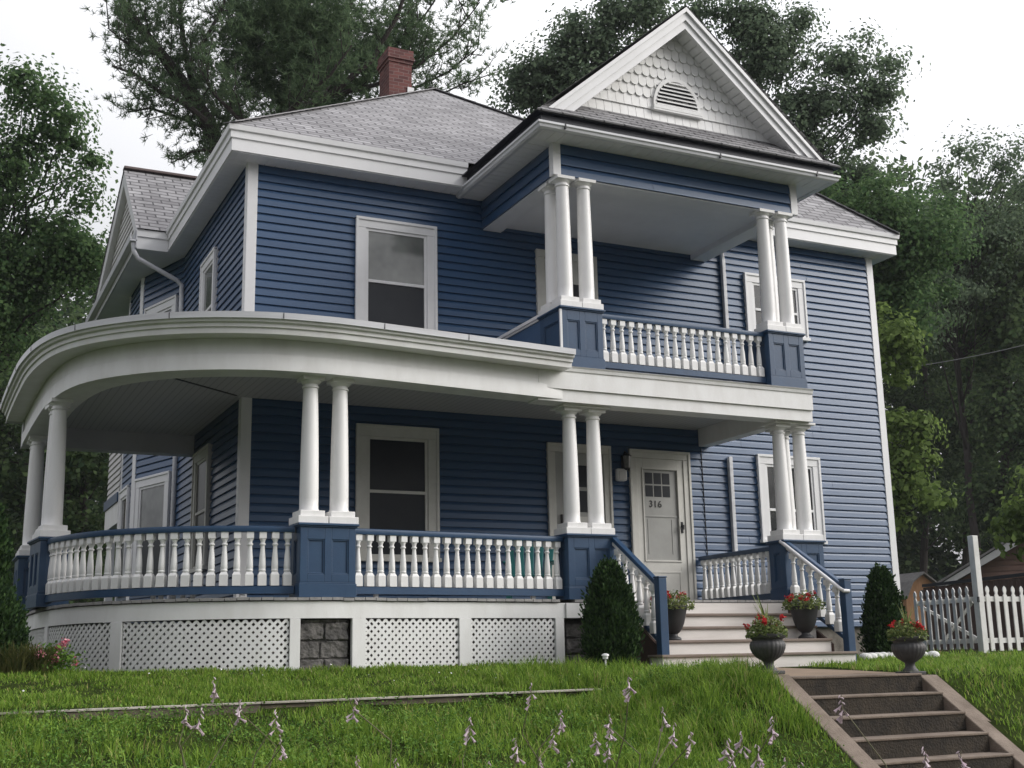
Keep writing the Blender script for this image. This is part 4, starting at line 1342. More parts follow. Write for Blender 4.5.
# low broad-leaved weeds in the bank
n = 42000
wx = rs.uniform(-5.2, 3.8, n); wy = rs.uniform(-8.4, -5.05, n)
patch = np.sin(wx * 2.3 + 1.5 * np.sin(wy * 2.9)) * np.sin(wy * 3.1 + 1.2 * np.sin(wx * 1.9 + 0.7))
kk = rs.uniform(0, 1, n) < np.clip(0.25 + 0.9 * patch, 0.04, 1)
wx, wy = wx[kk], wy[kk]
wP = np.stack([wx, wy, gz(wx, wy) + rs.uniform(0.03, 0.15, len(wx))], 1)
o = bpy.data.objects.new("weeds", np_mesh("weeds", leaf_verts(rs, wP, 0.026, 0.7, 0.75), 4, M["hostaleaf"])); col.objects.link(o)
tag(o, "low leafy weeds mixed into the grass of the bank", "weeds", kind="stuff")
# white clover heads
n = 70
cx = rs.uniform(-3.2, 4.0, n); cy = rs.uniform(-4.6, -3.0, n)
okm = cy < np.interp(cx, [-3, -2.1, -1.2, 0, 3.6, 4.4], [9, -2.1, -2.95, -3.1, -2.85, -2.85])
cP = np.stack([cx, cy, gz(cx, cy) + 0.10], 1)[okm]
me = np_mesh("clover_flower", leaf_verts(rs, cP, 0.02, 1.0, 0.9), 4, M["stonewhite"])
o = bpy.data.objects.new("clover_flowers", me); col.objects.link(o)
tag(o, "tiny white clover heads dotted through the upper lawn", "clover", kind="stuff")

# ================================================================== VEGETATION helpers
def clumps(rs, lobes, nclump, nleaf, cr, squash=0.6, shell=0.5):
    """lobes: list of (centre, radii, weight)"""
    w = np.array([l[2] for l in lobes], float); w /= w.sum()
    pick = rs.choice(len(lobes), nclump, p=w)
    c = np.array([lobes[k][0] for k in pick]); r = np.array([lobes[k][1] for k in pick])
    d = rs.normal(size=(nclump, 3)); d /= np.linalg.norm(d, axis=1)[:, None]
    rad = rs.uniform(0, 1.12, nclump) ** shell
    cc = c + d * r * rad[:, None]
    crs = cr * rs.uniform(0.35, 1.45, nclump)
    g = np.clip(rs.normal(size=(nclump, nleaf, 3)), -1.35, 1.35) * np.array([1, 1, squash]) * 0.5
    P = cc[:, None, :] + g * crs[:, None, None]
    Nn = g * np.array([1, 1, 1.4]) + np.array([0, 0, 0.35])
    Nn = Nn / (np.linalg.norm(Nn, axis=2, keepdims=True) + 1e-6)
    lob_out = (cc - c) / (np.linalg.norm(cc - c, axis=1)[:, None] + 1e-6)
    Nn = Nn + 0.45 * lob_out[:, None, :]
    global LAST_N
    LAST_N = Nn.reshape(-1, 3)
    return cc, P.reshape(-1, 3)


def tree(name, label, base, lobes, nclump, nleaf, cr, leaf, mt, seed, trunk=None, r0=0.22, group=None, nbranch=60, upbias=0.4, cat="tree", shell=0.5, barkm=None):
    rs = np.random.RandomState(seed)
    base = np.array(base, float)
    t = thing(name, label, cat, tuple(base), 0, group)
    cc, P = clumps(rs, lobes, int(nclump * 0.85), int(nleaf * 0.8), cr, shell=shell)
    me = np_mesh("crown", leaf_verts(rs, P, leaf, upbias, aspect=0.7, normals_=LAST_N), 4, mt)
    o = bpy.data.objects.new("crown", me); col.objects.link(o); WM[o] = Matrix.Identity(4); adopt(o, t)
    top = trunk or [base, np.array([base[0] + rs.uniform(-.4, .4), base[1] + rs.uniform(-.4, .4), base[2] + 0.9 * (max(l[0][2] + 0.4 * l[1][2] for l in lobes) - base[2])])]
    top = [np.array(q, float) for q in top]
    pts = []
    for a, b in zip(top, top[1:]):
        for k in range(9): pts.append(a + (b - a) * k / 9 + rs.normal(size=3) * 0.03 * (k > 0))
    pts.append(top[-1])
    rr = [r0 * (1 - 0.75 * k / (len(pts) - 1)) for k in range(len(pts))]
    mb = MB().tube(pts, rr, 9)
    A = np.array(pts)
    for k in rs.choice(len(cc), min(nbranch, len(cc)), replace=False):
        q = cc[k]
        hd = np.linalg.norm(A[:, :2] - q[:2], axis=1)
        i = int(np.argmin(np.abs(A[:, 2] - (q[2] - rs.uniform(0.35, 0.8) * hd)) + rs.uniform(0, 0.4, len(A))))
        i = max(1, min(i, len(A) - 2))
        s = A[i]
        mid = (s + q) / 2 + rs.normal(size=3) * 0.15 * np.linalg.norm(q - s) * 0.5
        b = min(rr[i] * 0.45, 0.02 + 0.016 * np.linalg.norm(q - s))
        mb.tube([s, mid, q], [b, b * 0.6, 0.008], 5)
    mb.build("trunk", barkm or M["bark"], t, smooth=True)
    return t


def lobe(px, py, d, rx, ry, rz=None, w=None):
    k = d / FPX
    rx, ry = rx * k, ry * k
    return (at(px, py, d), np.array([rx, rz * 1.0 if rz else (rx + ry) / 2, ry]), w or rx * ry)


def foot(px, d, dz=0.0):
    p = at(px, 655, d)
    return (p[0], p[1], float(gz(p[0], p[1])) + dz)


# maple at the left
tree("maple_tree", "tall leafy tree at the far left with pale sky showing through its crown", foot(-34, 33),
     [lobe(24, 85, 33, 24, 32), lobe(58, 128, 33, 26, 30), lobe(20, 165, 33, 45, 45), lobe(84, 185, 33, 22, 36), lobe(45, 240, 33, 50, 40), lobe(80, 262, 33, 26, 34), lobe(10, 310, 33, 50, 50), lobe(48, 95, 33, 12, 12), lobe(-45, 170, 33, 60, 80), lobe(-40, 280, 33, 60, 80)],
     480, 130, 0.85, 0.125, M["maple"], 11, r0=0.25, nbranch=70, shell=0.55)
tree("maple_tree", "dark bushy tree seen under the porch roof between the curved columns and the wing", foot(70, 42),
     [lobe(60, 400, 42, 90, 60), lobe(20, 480, 42, 80, 60), lobe(95, 470, 42, 60, 70), lobe(50, 560, 42, 90, 60), lobe(-30, 380, 42, 70, 80)],
     340, 90, 1.15, 0.2, M["woods"], 12, r0=0.25, nbranch=40)

# white pine behind the left of the roof
def pine():
    rs = np.random.RandomState(21)
    d = 29.0
    base = foot(255, d)
    t = thing("pine_tree", "big white pine with spreading bare limbs and soft needles rising behind the chimney", "tree", base)
    wood = MB()
    P = lambda L, dd=0.0: [at(x, y, d + dd) for x, y in L]
    limbs = [
        (P([(255, 600), (235, 250), (222, 155), (205, 118), (182, 82), (160, 52), (138, 25), (112, -15)]), 0.26, 0.07),
        (P([(210, 125), (186, 104), (160, 92), (135, 74), (112, 66)], -0.6), 0.085, 0.02),
        (P([(222, 150), (205, 128), (180, 118), (150, 108), (128, 112)], 0.4), 0.06, 0.02),
        (P([(198, 104), (188, 66), (182, 30), (178, -20)], 0.5), 0.09, 0.04),
        (P([(188, 66), (205, 40), (222, 8), (235, -30)], -0.5), 0.06, 0.02),
        (P([(160, 52), (140, 52), (122, 40), (108, 28)], -0.3), 0.05, 0.015),
        (P([(268, 600), (272, 250), (282, 120), (296, 50), (300, 0), (303, -60)], 1.5), 0.26, 0.10),
        (P([(284, 110), (262, 75), (245, 35), (236, -10)], 1.0), 0.09, 0.03),
        (P([(290, 80), (320, 55), (345, 20), (360, -20)], 0.6), 0.09, 0.03),
        (P([(284, 115), (330, 95), (372, 60), (398, 15), (412, -30)], -1.0), 0.10, 0.03),
        (P([(330, 96), (378, 84), (418, 66), (452, 38), (480, 2)], -0.6), 0.06, 0.012),
        (P([(372, 60), (395, 45), (425, 15), (445, -15)], 0.3), 0.05, 0.012),
        (P([(378, 84), (415, 88), (448, 72), (478, 48)], 0.5), 0.045, 0.010),
        (P([(395, 95), (430, 100), (462, 84), (486, 76)], 0.0), 0.035, 0.010),
        (P([(280, 130), (240, 120), (215, 95), (200, 70)], -1.5), 0.07, 0.02),
        (P([(282, 120), (300, 100), (330, 75), (352, 45)], -2.0), 0.07, 0.02),
        (P([(222, 155), (205, 150), (190, 152), (180, 160)], -0.5), 0.05, 0.015),
    ]
    tufts, dirs = [], []
    for li, (pts, ra, rb) in enumerate(limbs):
        pts = [np.array(p) for p in pts]
        n = len(pts)
        wood.tube(pts, [ra + (rb - ra) * k / (n - 1) for k in range(n)], 8)
        seg = [np.linalg.norm(b - a) for a, b in zip(pts, pts[1:])]
        start = 0 if li not in (0, 6) else 2
        for k in range(start, n - 1):
            a, b = pts[k], pts[k + 1]
            m_ = max(2, int(seg[k] / 0.085))
            ax = (b - a) / seg[k]
            for j in range(m_):
                s = a + (b - a) * (j + rs.uniform()) / m_
                dv = rs.normal(size=3) + ax * 0.7 + np.array([0, 0, 0.75])
                dv /= np.linalg.norm(dv)
                L = rs.uniform(0.4, 1.35) * (0.75 if ra < 0.05 else 1.0)
                e = s + dv * L + np.array([0, 0, 0.18 * L])
                mid = (s + e) / 2 + rs.normal(size=3) * 0.08 - np.array([0, 0, 0.06 * L])
                if rs.uniform() < 0.5:
                    wood.tube([s, mid, e], [0.018, 0.012, 0.005], 4)
                nt_ = int(L / 0.085)
                for q in range(nt_):
                    f = 0.2 + 0.8 * (q + rs.uniform()) / nt_
                    p = (1 - f) ** 2 * s + 2 * f * (1 - f) * mid + f * f * e
                    tufts.append(p + rs.normal(size=3) * 0.07)
                    w = (e - s) / L + np.array([0, 0, 0.5]); dirs.append(w / np.linalg.norm(w))
    for px, py, rx, ry, nn in ((262, 62, 55, 62, 2800), (330, 70, 55, 55, 2500), (225, 120, 28, 28, 260), (300, 20, 60, 40, 1900), (395, 60, 45, 45, 1100), (205, 155, 30, 20, 240), (300, 105, 60, 22, 900), (150, 25, 40, 50, 450), (180, 95, 40, 30, 350)):
        c = at(px, py, d + 0.5)
        nb_ = nn // 9
        for _ in range(nb_):
            g = rs.normal(size=3); g /= np.linalg.norm(g)
            o_ = c + g * rs.uniform(0, 1) ** 0.45 * np.array([rx, 60, ry]) * d / FPX
            dv = rs.normal(size=3) * 0.7 + np.array([0, 0, 0.9]); dv /= np.linalg.norm(dv)
            for q in range(9):
                tufts.append(o_ + dv * 0.11 * q + rs.normal(size=3) * 0.09); dirs.append(dv)
    T = np.array(tufts); Dr = np.array(dirs)
    k = 12
    T = np.repeat(T, k, 0); Dr = np.repeat(Dr, k, 0)
    v = Dr * 0.8 + rs.normal(size=T.shape) * 0.75
    v /= np.linalg.norm(v, axis=1)[:, None]
    L = rs.uniform(0.08, 0.17, len(T))[:, None]
    s = np.cross(v, rs.normal(size=T.shape)); s /= np.linalg.norm(s, axis=1)[:, None]
    w = 0.009
    V = np.stack([T - s * w, T + s * w, T + v * L + s * w * 0.4, T + v * L - s * w * 0.4], 1).reshape(-1, 3)
    me = np_mesh("crown", V, 4, M["pine"])
    o = bpy.data.objects.new("crown", me); col.objects.link(o); WM[o] = Matrix.Identity(4); adopt(o, t)
    wood.build("trunk", M["bark"], t, smooth=True)


pine()

# oaks behind the gable
tree("oak_tree", "dull green oak behind the valley between the hip roof and the front gable", foot(560, 40),
     [lobe(548, 80, 40, 34, 32), lobe(585, 38, 40, 30, 28), lobe(520, 92, 40, 18, 14), lobe(580, 100, 40, 50, 26), lobe(640, 5, 40, 48, 28), lobe(500, 105, 40, 14, 10), lobe(620, 75, 40, 40, 40), lobe(610, 15, 40, 14, 12), lobe(560, 45, 40, 12, 10), lobe(518, 72, 40, 10, 10)],
     310, 130, 0.85, 0.135, M["oak"], 31, r0=0.3, nbranch=60)
tree("oak_tree", "broad oak rising above the right slope of the front gable", foot(790, 42),
     [lobe(770, 50, 42, 40, 36), lobe(842, 62, 42, 24, 20), lobe(745, 18, 42, 24, 24), lobe(815, 108, 42, 46, 28), lobe(878, 92, 42, 20, 18), lobe(868, 128, 42, 24, 16), lobe(790, 150, 42, 44, 36), lobe(845, 180, 42, 38, 30), lobe(700, 8, 42, 20, 18), lobe(800, 22, 42, 12, 12), lobe(890, 60, 42, 10, 12), lobe(858, 40, 42, 10, 9)],
     400, 130, 0.9, 0.14, M["oak"], 32, r0=0.32, nbranch=80)
tree("oak_tree", "fuller tree whose crown leans over the right end of the house roof", foot(880, 38),
     [lobe(850, 230, 38, 40, 40), lobe(885, 215, 38, 38, 45), lobe(900, 290, 38, 40, 60), lobe(925, 240, 38, 40, 50), lobe(830, 195, 38, 20, 24)],
     250, 130, 0.85, 0.135, M["maple"], 33, r0=0.25, nbranch=40)
tree("birch_tree", "thin open tree at the far right with bright sky between its branches", foot(985, 48),
     [lobe(965, 170, 48, 42, 30), lobe(1005, 160, 48, 30, 34), lobe(950, 215, 48, 50, 34), lobe(1010, 220, 48, 42, 44), lobe(975, 270, 48, 55, 45), lobe(1045, 200, 48, 40, 70), lobe(940, 300, 48, 40, 50)],
     150, 110, 0.9, 0.14, M["oak"], 34, r0=0.2, nbranch=120)
tree("maple_tree", "fresh green branches reaching out past the right corner of the house", foot(893, 34),
     [lobe(905, 430, 34, 26, 22), lobe(900, 480, 34, 28, 26), lobe(930, 500, 34, 22, 14), lobe(895, 345, 34, 22, 40), lobe(915, 455, 34, 26, 16), lobe(890, 520, 34, 16, 20)],
     110, 70, 0.55, 0.17, M["lightleaf"], 35, r0=0.13, nbranch=40)
tree("maple_tree", "young bright green tree at the right edge above the brown garage", foot(1040, 27),
     [lobe(1035, 520, 27, 26, 40), lobe(1012, 530, 27, 12, 16), lobe(1050, 480, 27, 30, 30)],
     60, 70, 0.5, 0.16, M["lightleaf"], 36, r0=0.08, nbranch=20)
# taller woods at the right, each trunk its own tree
wl = [(925, 63, "first tall dark woods tree to the right of the house, behind the small shed", 37), (968, 60, "slender dark woods trunk behind the tall white gate post", 38),
      (1004, 50, "thick dark trunk in the woods near the right edge, above the brown garage", 39), (1040, 56, "woods tree cut by the right edge of the picture", 40)]
for px, d, lab, sd in wl:
    b = foot(px, d)
    tree("woods_tree", lab, b, [lobe(px, 330, d, 45, 50), lobe(px + 10, 420, d, 45, 45), lobe(px - 12, 250, d, 45, 45), lobe(px - 5, 500, d, 42, 40)],
         260, 95, 1.3, 0.21, M["woods"], sd, trunk=[b, at(px + 2, 400, d), at(px - 3, 240, d)], r0=0.22, nbranch=40)
# the far wood as one mass
def far_woods():
    rs = np.random.RandomState(55)
    lob = []
    for k in range(46):
        px = -140 + k * 28 + rs.uniform(-15, 15)
        d = rs.uniform(62, 80)
        hgt = 300 + rs.uniform(-30, 40) if px < 140 else (330 + rs.uniform(-40, 40) if px < 850 else 235 + rs.uniform(-25, 40))
        y = hgt
        while y < 670:
            lob.append(lobe(px + rs.uniform(-20, 20), y, d, 48, 46))
            y += 52
    cc, P = clumps(rs, lob, 5200, 46, 2.0)
    me = np_mesh("woods", leaf_verts(rs, P, 0.50, 0.3), 4, M["woods"])
    o = bpy.data.objects.new("woods", me); col.objects.link(o)
    tag(o, "dark mass of woods on the rising ground far behind the house", "woods", kind="stuff")
far_woods()
def unseen_road_trees():  # out-of-view trees added for window reflections and to darken the low sky
    rs = np.random.RandomState(57)
    lob = []
    for k in range(40):
        x = -75 + k * 4.2; y = -58 + rs.uniform(-6, 6); h = rs.uniform(8, 17)
        z = -1.0
        while z < h:
            lob.append((np.array([x + rs.uniform(-1, 1), y, z]), np.array([3.0, 2.5, 2.6]), 1.0)); z += 3.2
    cc, P = clumps(rs, lob, 1500, 34, 2.6)
    o = bpy.data.objects.new("woods", np_mesh("woods", leaf_verts(rs, P, 0.8, 0.3), 4, M["woods"])); col.objects.link(o)
    tag(o, "unseen line of trees added across the road for window reflections and a darker low sky", "woods", kind="stuff")
unseen_road_trees()


# arborvitae
def thuja(label, base, h, r, seed, n=9000, size=0.06, skew=1.0, profile=None):
    rs = np.random.RandomState(seed)
    t = thing("arborvitae", label, "shrub", base)
    prof = profile or [(0, 0.72), (0.08, 0.9), (0.25, 1.0), (0.5, 0.95), (0.7, 0.80), (0.85, 0.55), (0.95, 0.30), (1.0, 0.05)]
    pz = np.array([p[0] for p in prof]); pr_ = np.array([p[1] for p in prof])
    nc = n // 16
    f = rs.uniform(0, 1, nc) ** 0.9
    a = rs.uniform(0, 2 * np.pi, nc)
    rad = np.interp(f, pz, pr_) * r * (1 - 0.35 * rs.uniform(0, 1, nc) ** 2) * (1 + 0.10 * np.sin(a * 5 + f * 9) + 0.13 * rs.normal(size=nc))
    c = np.stack([np.cos(a) * rad, np.sin(a) * rad, f * h], 1)
    nr = np.stack([np.cos(a), np.sin(a), np.full(nc, 0.5)], 1)
    g = rs.normal(size=(nc, 16, 3)) * np.array([0.035, 0.035, 0.06]) * (r / 0.43)
    P = (c[:, None] + g).reshape(-1, 3) + np.array(base)
    Nn = np.repeat(nr, 16, 0)
    # upright feathery sprays
    m_ = len(P)
    up = Nn * 0.55 + np.array([0, 0, 1.0]) + rs.normal(size=(m_, 3)) * 0.4
    up /= np.linalg.norm(up, axis=1)[:, None]
    sd = np.cross(up, rs.normal(size=(m_, 3))); sd /= np.linalg.norm(sd, axis=1)[:, None]
    s = size * rs.uniform(0.6, 1.3, m_)[:, None]
    V = np.stack([P, P + up * s * 0.5 + sd * s * 0.28, P + up * s, P + up * s * 0.5 - sd * s * 0.28], 1).reshape(-1, 3)
    o = bpy.data.objects.new("foliage", np_mesh("foliage", V, 4, M["thuja"])); col.objects.link(o); WM[o] = Matrix.Identity(4); adopt(o, t)
    mb = MB().tube([np.array(base), np.array(base) + [0.02, 0, h * 0.5], np.array(base) + [0, 0.02, h * 0.9]], [0.05, 0.035, 0.01], 7)
    for k in range(24):
        z = h * (0.08 + 0.8 * k / 24); aa = k * 2.4; q = np.interp(z / h, pz, pr_) * r * 0.8
        mb.tube([np.array(base) + [0, 0, z * 0.8], np.array(base) + [math.cos(aa) * q, math.sin(aa) * q, z]], [0.014, 0.004], 4)
    mb.build("stem", M["bark"], t)
    return t


TH = [(0, 0.75), (0.08, 0.95), (0.25, 1.0), (0.45, 0.92), (0.65, 0.74), (0.82, 0.56), (0.93, 0.38), (1.0, 0.12)]
thuja("conical dark evergreen shrub at the left side of the wooden entry steps", (3.77, -3.45, -0.82), 1.16, 0.30, 61, 26000, 0.052, profile=TH)
thuja("conical dark evergreen shrub beside the picket gate at the right corner of the house", (9.42, -2.0, -0.84), 1.30, 0.285, 62, 24000, 0.054, profile=TH)
b = at(-44, 690, 13.4)
thuja("tall evergreen shrub cut by the left edge of the picture in front of the porch", (b[0], b[1], float(gz(b[0], b[1]))), 2.2, 0.44, 63, 24000, 0.058)
b = at(-14, 684, 13.0)
thuja("low rounded evergreen shrub at the left edge below the taller evergreen", (b[0], b[1], float(gz(b[0], b[1]))), 0.85, 0.34, 64, 16000, 0.05, profile=[(0, 0.6), (0.2, 0.95), (0.5, 1.0), (0.8, 0.75), (0.95, 0.4), (1, 0.1)])


def tuft(label, base, n, h, spread, mt, seed, wid=0.012, cat="grass clump", name="ornamental_grass"):
    rs = np.random.RandomState(seed)
    a = rs.uniform(0, 2 * np.pi, n); r = spread * 0.4 * np.sqrt(rs.uniform(0, 1, n))
    x = base[0] + r * np.cos(a); y = base[1] + r * np.sin(a); z = np.full(n, base[2] - 0.02)
    hh = h * rs.uniform(0.5, 1.1, n); ln = spread * rs.uniform(0.1, 0.9, n)
    a2 = a + rs.normal(size=n) * 0.6
    dx, dy = np.cos(a2), np.sin(a2)
    w = wid * rs.uniform(0.6, 1.3, n); px, py = -dy * w / 2, dx * w / 2
    def row(t): return x + dx * ln * t ** 2, y + dy * ln * t ** 2, z + hh * (t - 0.25 * t * t)
    b0, b1, b2 = row(0), row(0.55), row(1)
    V = np.stack([np.stack([b0[0] - px, b0[1] - py, b0[2]], 1), np.stack([b0[0] + px, b0[1] + py, b0[2]], 1), np.stack([b1[0] + px, b1[1] + py, b1[2]], 1), np.stack([b1[0] - px, b1[1] - py, b1[2]], 1)], 1)
    V2 = np.stack([np.stack([b1[0] - px, b1[1] - py, b1[2]], 1), np.stack([b1[0] + px, b1[1] + py, b1[2]], 1), np.stack([b2[0] + px * .3, b2[1] + py * .3, b2[2]], 1), np.stack([b2[0] - px * .3, b2[1] - py * .3, b2[2]], 1)], 1)
    me = np_mesh(name, np.concatenate([V, V2]).reshape(-1, 3), 4, mt)
    o = bpy.data.objects.new(name, me); col.objects.link(o)
    return tag(o, label, cat)


for px, py, d, n_, h_, sp_, lab in ((14, 683, 12.8, 420, 0.46, 0.35, "brownish grass clump at the left edge in front of the low evergreen"),
                                  (38, 680, 12.9, 420, 0.42, 0.30, "brownish green grass clump right beside the pink flowers"),):
    b = at(px, py, d)
    tuft(lab, (b[0], b[1], float(gz(b[0], b[1]))), n_, h_, sp_, M["ornament"], int(px) + 70)
# pink flowering shrub
b = at(52, 676, 13.0); b = np.array([b[0], b[1], float(gz(b[0], b[1]))])
t = thing("flowering_shrub", "small shrub of pink and red blooms in front of the lattice at the left", "shrub", tuple(b))
rs2 = np.random.RandomState(77)
P = b + rs2.normal(size=(900, 3)) * [0.12, 0.10, 0.07] + [0, 0, 0.14]
o = bpy.data.objects.new("foliage", np_mesh("foliage", leaf_verts(rs2, P, 0.05), 4, M["hostaleaf"])); col.objects.link(o); WM[o] = Matrix.Identity(4); adopt(o, t)
for c in b + rs2.normal(size=(15, 3)) * [0.10, 0.10, 0.07] + [0.02, -0.03, 0.20]:
    P = c + rs2.normal(size=(30, 3)) * 0.024
    o = bpy.data.objects.new("bloom", np_mesh("bloom", leaf_verts(rs2, P, 0.032, 0.3, 0.8), 4, M["pink"])); col.objects.link(o); WM[o] = Matrix.Identity(4); adopt(o, t)


# ------------------------------------------------------------------ pots and urns
def flowers(label, base, spread, h, seed, nred, spikes=0, name="potted_flowers"):
    rs = np.random.RandomState(seed)
    t = thing(name, label, "flowers", base)
    base = np.array(base)
    n = 900
    a = rs.uniform(0, 2 * np.pi, n); r = spread * np.sqrt(rs.uniform(0, 1, n))
    P = base + np.stack([r * np.cos(a), r * np.sin(a), h * rs.uniform(0.0, 1, n) * (1 - 0.65 * (r / spread) ** 2)], 1)
    V = leaf_verts(rs, P, 0.045, 0.5, 0.5)
    if spikes:
        S = []
        for k in range(spikes):
            aa = rs.uniform(0, 2 * np.pi); L = h * rs.uniform(1.5, 2.4); ln = rs.uniform(0.25, 0.9) * h
            d = np.array([math.cos(aa), math.sin(aa), 0]); s = np.array([-d[1], d[0], 0]) * 0.009
            q = [base + d * ln * t_ ** 2 + np.array([0, 0, L * (t_ - 0.2 * t_ * t_)]) for t_ in (0, 0.5, 1)]
            S += [q[0] - s, q[0] + s, q[1] + s, q[1] - s, q[1] - s, q[1] + s, q[2] + s * 0.2, q[2] - s * 0.2]
        V = np.concatenate([V, np.array(S)])
    o = bpy.data.objects.new("leaves", np_mesh("leaves", V, 4, M["potleaf"])); col.objects.link(o); WM[o] = Matrix.Identity(4); adopt(o, t)
    st = MB()
    for k in range(18):
        aa = rs.uniform(0, 6.28); rr = spread * rs.uniform(0.2, 0.8)
        st.tube([base - [0, 0, 0.03], base + [math.cos(aa) * rr * 0.6, math.sin(aa) * rr * 0.6, h * 0.4], base + [math.cos(aa) * rr, math.sin(aa) * rr, h * 0.75]], 0.004, 4)
    st.build("stems", M["stalk"], t)
    for k in range(nred):
        aa = rs.uniform(0, 2 * np.pi); rr = spread * rs.uniform(0.35, 0.95)
        c = base + np.array([math.cos(aa) * rr, math.sin(aa) * rr, h * rs.uniform(0.6, 1.0) * (1 - 0.3 * (rr / spread) ** 2)])
        dcam = CAM - c; c = c + 0.03 * dcam / np.linalg.norm(dcam)
        Pp = c + rs.normal(size=(24, 3)) * 0.014
        o = bpy.data.objects.new("bloom", np_mesh("bloom", leaf_verts(rs, Pp, 0.03, 0.2, 0.8), 4, M["red"])); col.objects.link(o); WM[o] = Matrix.Identity(4); adopt(o, t)


def pot_mesh():
    mb = MB()
    mb.lathe([(0.10, 0), (0.105, 0.012), (0.095, 0.03), (0.06, 0.05), (0.055, 0.075), (0.085, 0.10), (0.115, 0.14), (0.145, 0.21), (0.168, 0.30), (0.182, 0.38), (0.188, 0.405), (0.20, 0.41), (0.20, 0.425), (0.183, 0.425), (0.178, 0.385), (0.0, 0.38)], 32)
    me = mb.mesh("planter"); me.materials.append(M["potblack"]); me.shade_smooth(); me.set_sharp_from_angle(angle=R(40)); return me


def urn_parts():
    fl = lambda t, z: 1 + (0.045 * abs(math.sin(math.pi * t * 24)) if 0.125 < z < 0.285 else 0)
    mb = MB()
    mb.lathe([(0.085, 0.035), (0.078, 0.045), (0.06, 0.06), (0.05, 0.085), (0.055, 0.11), (0.08, 0.125), (0.118, 0.15), (0.150, 0.185), (0.168, 0.225), (0.172, 0.255), (0.160, 0.284), (0.150, 0.292), (0.152, 0.305), (0.176, 0.315), (0.184, 0.325), (0.186, 0.345), (0.174, 0.352), (0.155, 0.345), (0.15, 0.31), (0.0, 0.305)], 96, mod=fl)
    me = mb.mesh("urn"); me.transform(Matrix.Diagonal((1.02, 1.02, 1.14, 1))); me.materials.append(M["urn"]); me.shade_smooth(); me.set_sharp_from_angle(angle=R(50))
    b = MB().box(-0.115, 0.115, -0.115, 0.115, 0.0, 0.035).mesh("urn_foot"); b.materials.append(M["urn"])
    return me, b


pm = pot_mesh()
um, uf = urn_parts()
for k, (x, y, lab, flab, sd) in enumerate(((4.74, -3.34, "tall black footed planter on the left of the wooden steps by the newel post", "red and white flowers in the black planter by the left stair rail", 81),
                                          (6.83, -3.34, "tall black footed planter on the right of the wooden steps under the white handrail", "red and green bedding flowers in the black planter by the right stair rail", 82))):
    p = thing("planter", lab, "planter", (x, y, -0.544), 0, "black planters on the wooden steps")
    o = place(pm, "bowl", (x, y, -0.543), p)
    flowers(flab, (x, y, -0.165), 0.285, 0.26, sd, 12)
for k, (x, y, z, lab, flab, sd, rz) in enumerate(((3.95, -6.30, -0.938, "dark fluted urn on the left curb of the concrete steps", "red flowers with long spiky leaves in the left urn of the concrete steps", 83, 0.05),
                                              (5.80, -6.33, -0.984, "dark fluted urn on the right curb of the concrete steps", "scarlet flowers in the right urn of the concrete steps before the evergreen", 84, -0.05))):
    u_ = thing("urn", lab, "urn", (x, y, z), rz, "fluted urns flanking the concrete steps")
    place(um, "bowl", (x, y, z + 0.001), u_, rz); o = place(uf, "foot", (x, y, z + 0.001), u_, rz)
    bvl = o.modifiers.new("bevel", "BEVEL"); bvl.width = 0.006
    flowers(flab, (x, y, z + 0.365), 0.21, 0.24, sd, 9, spikes=11)

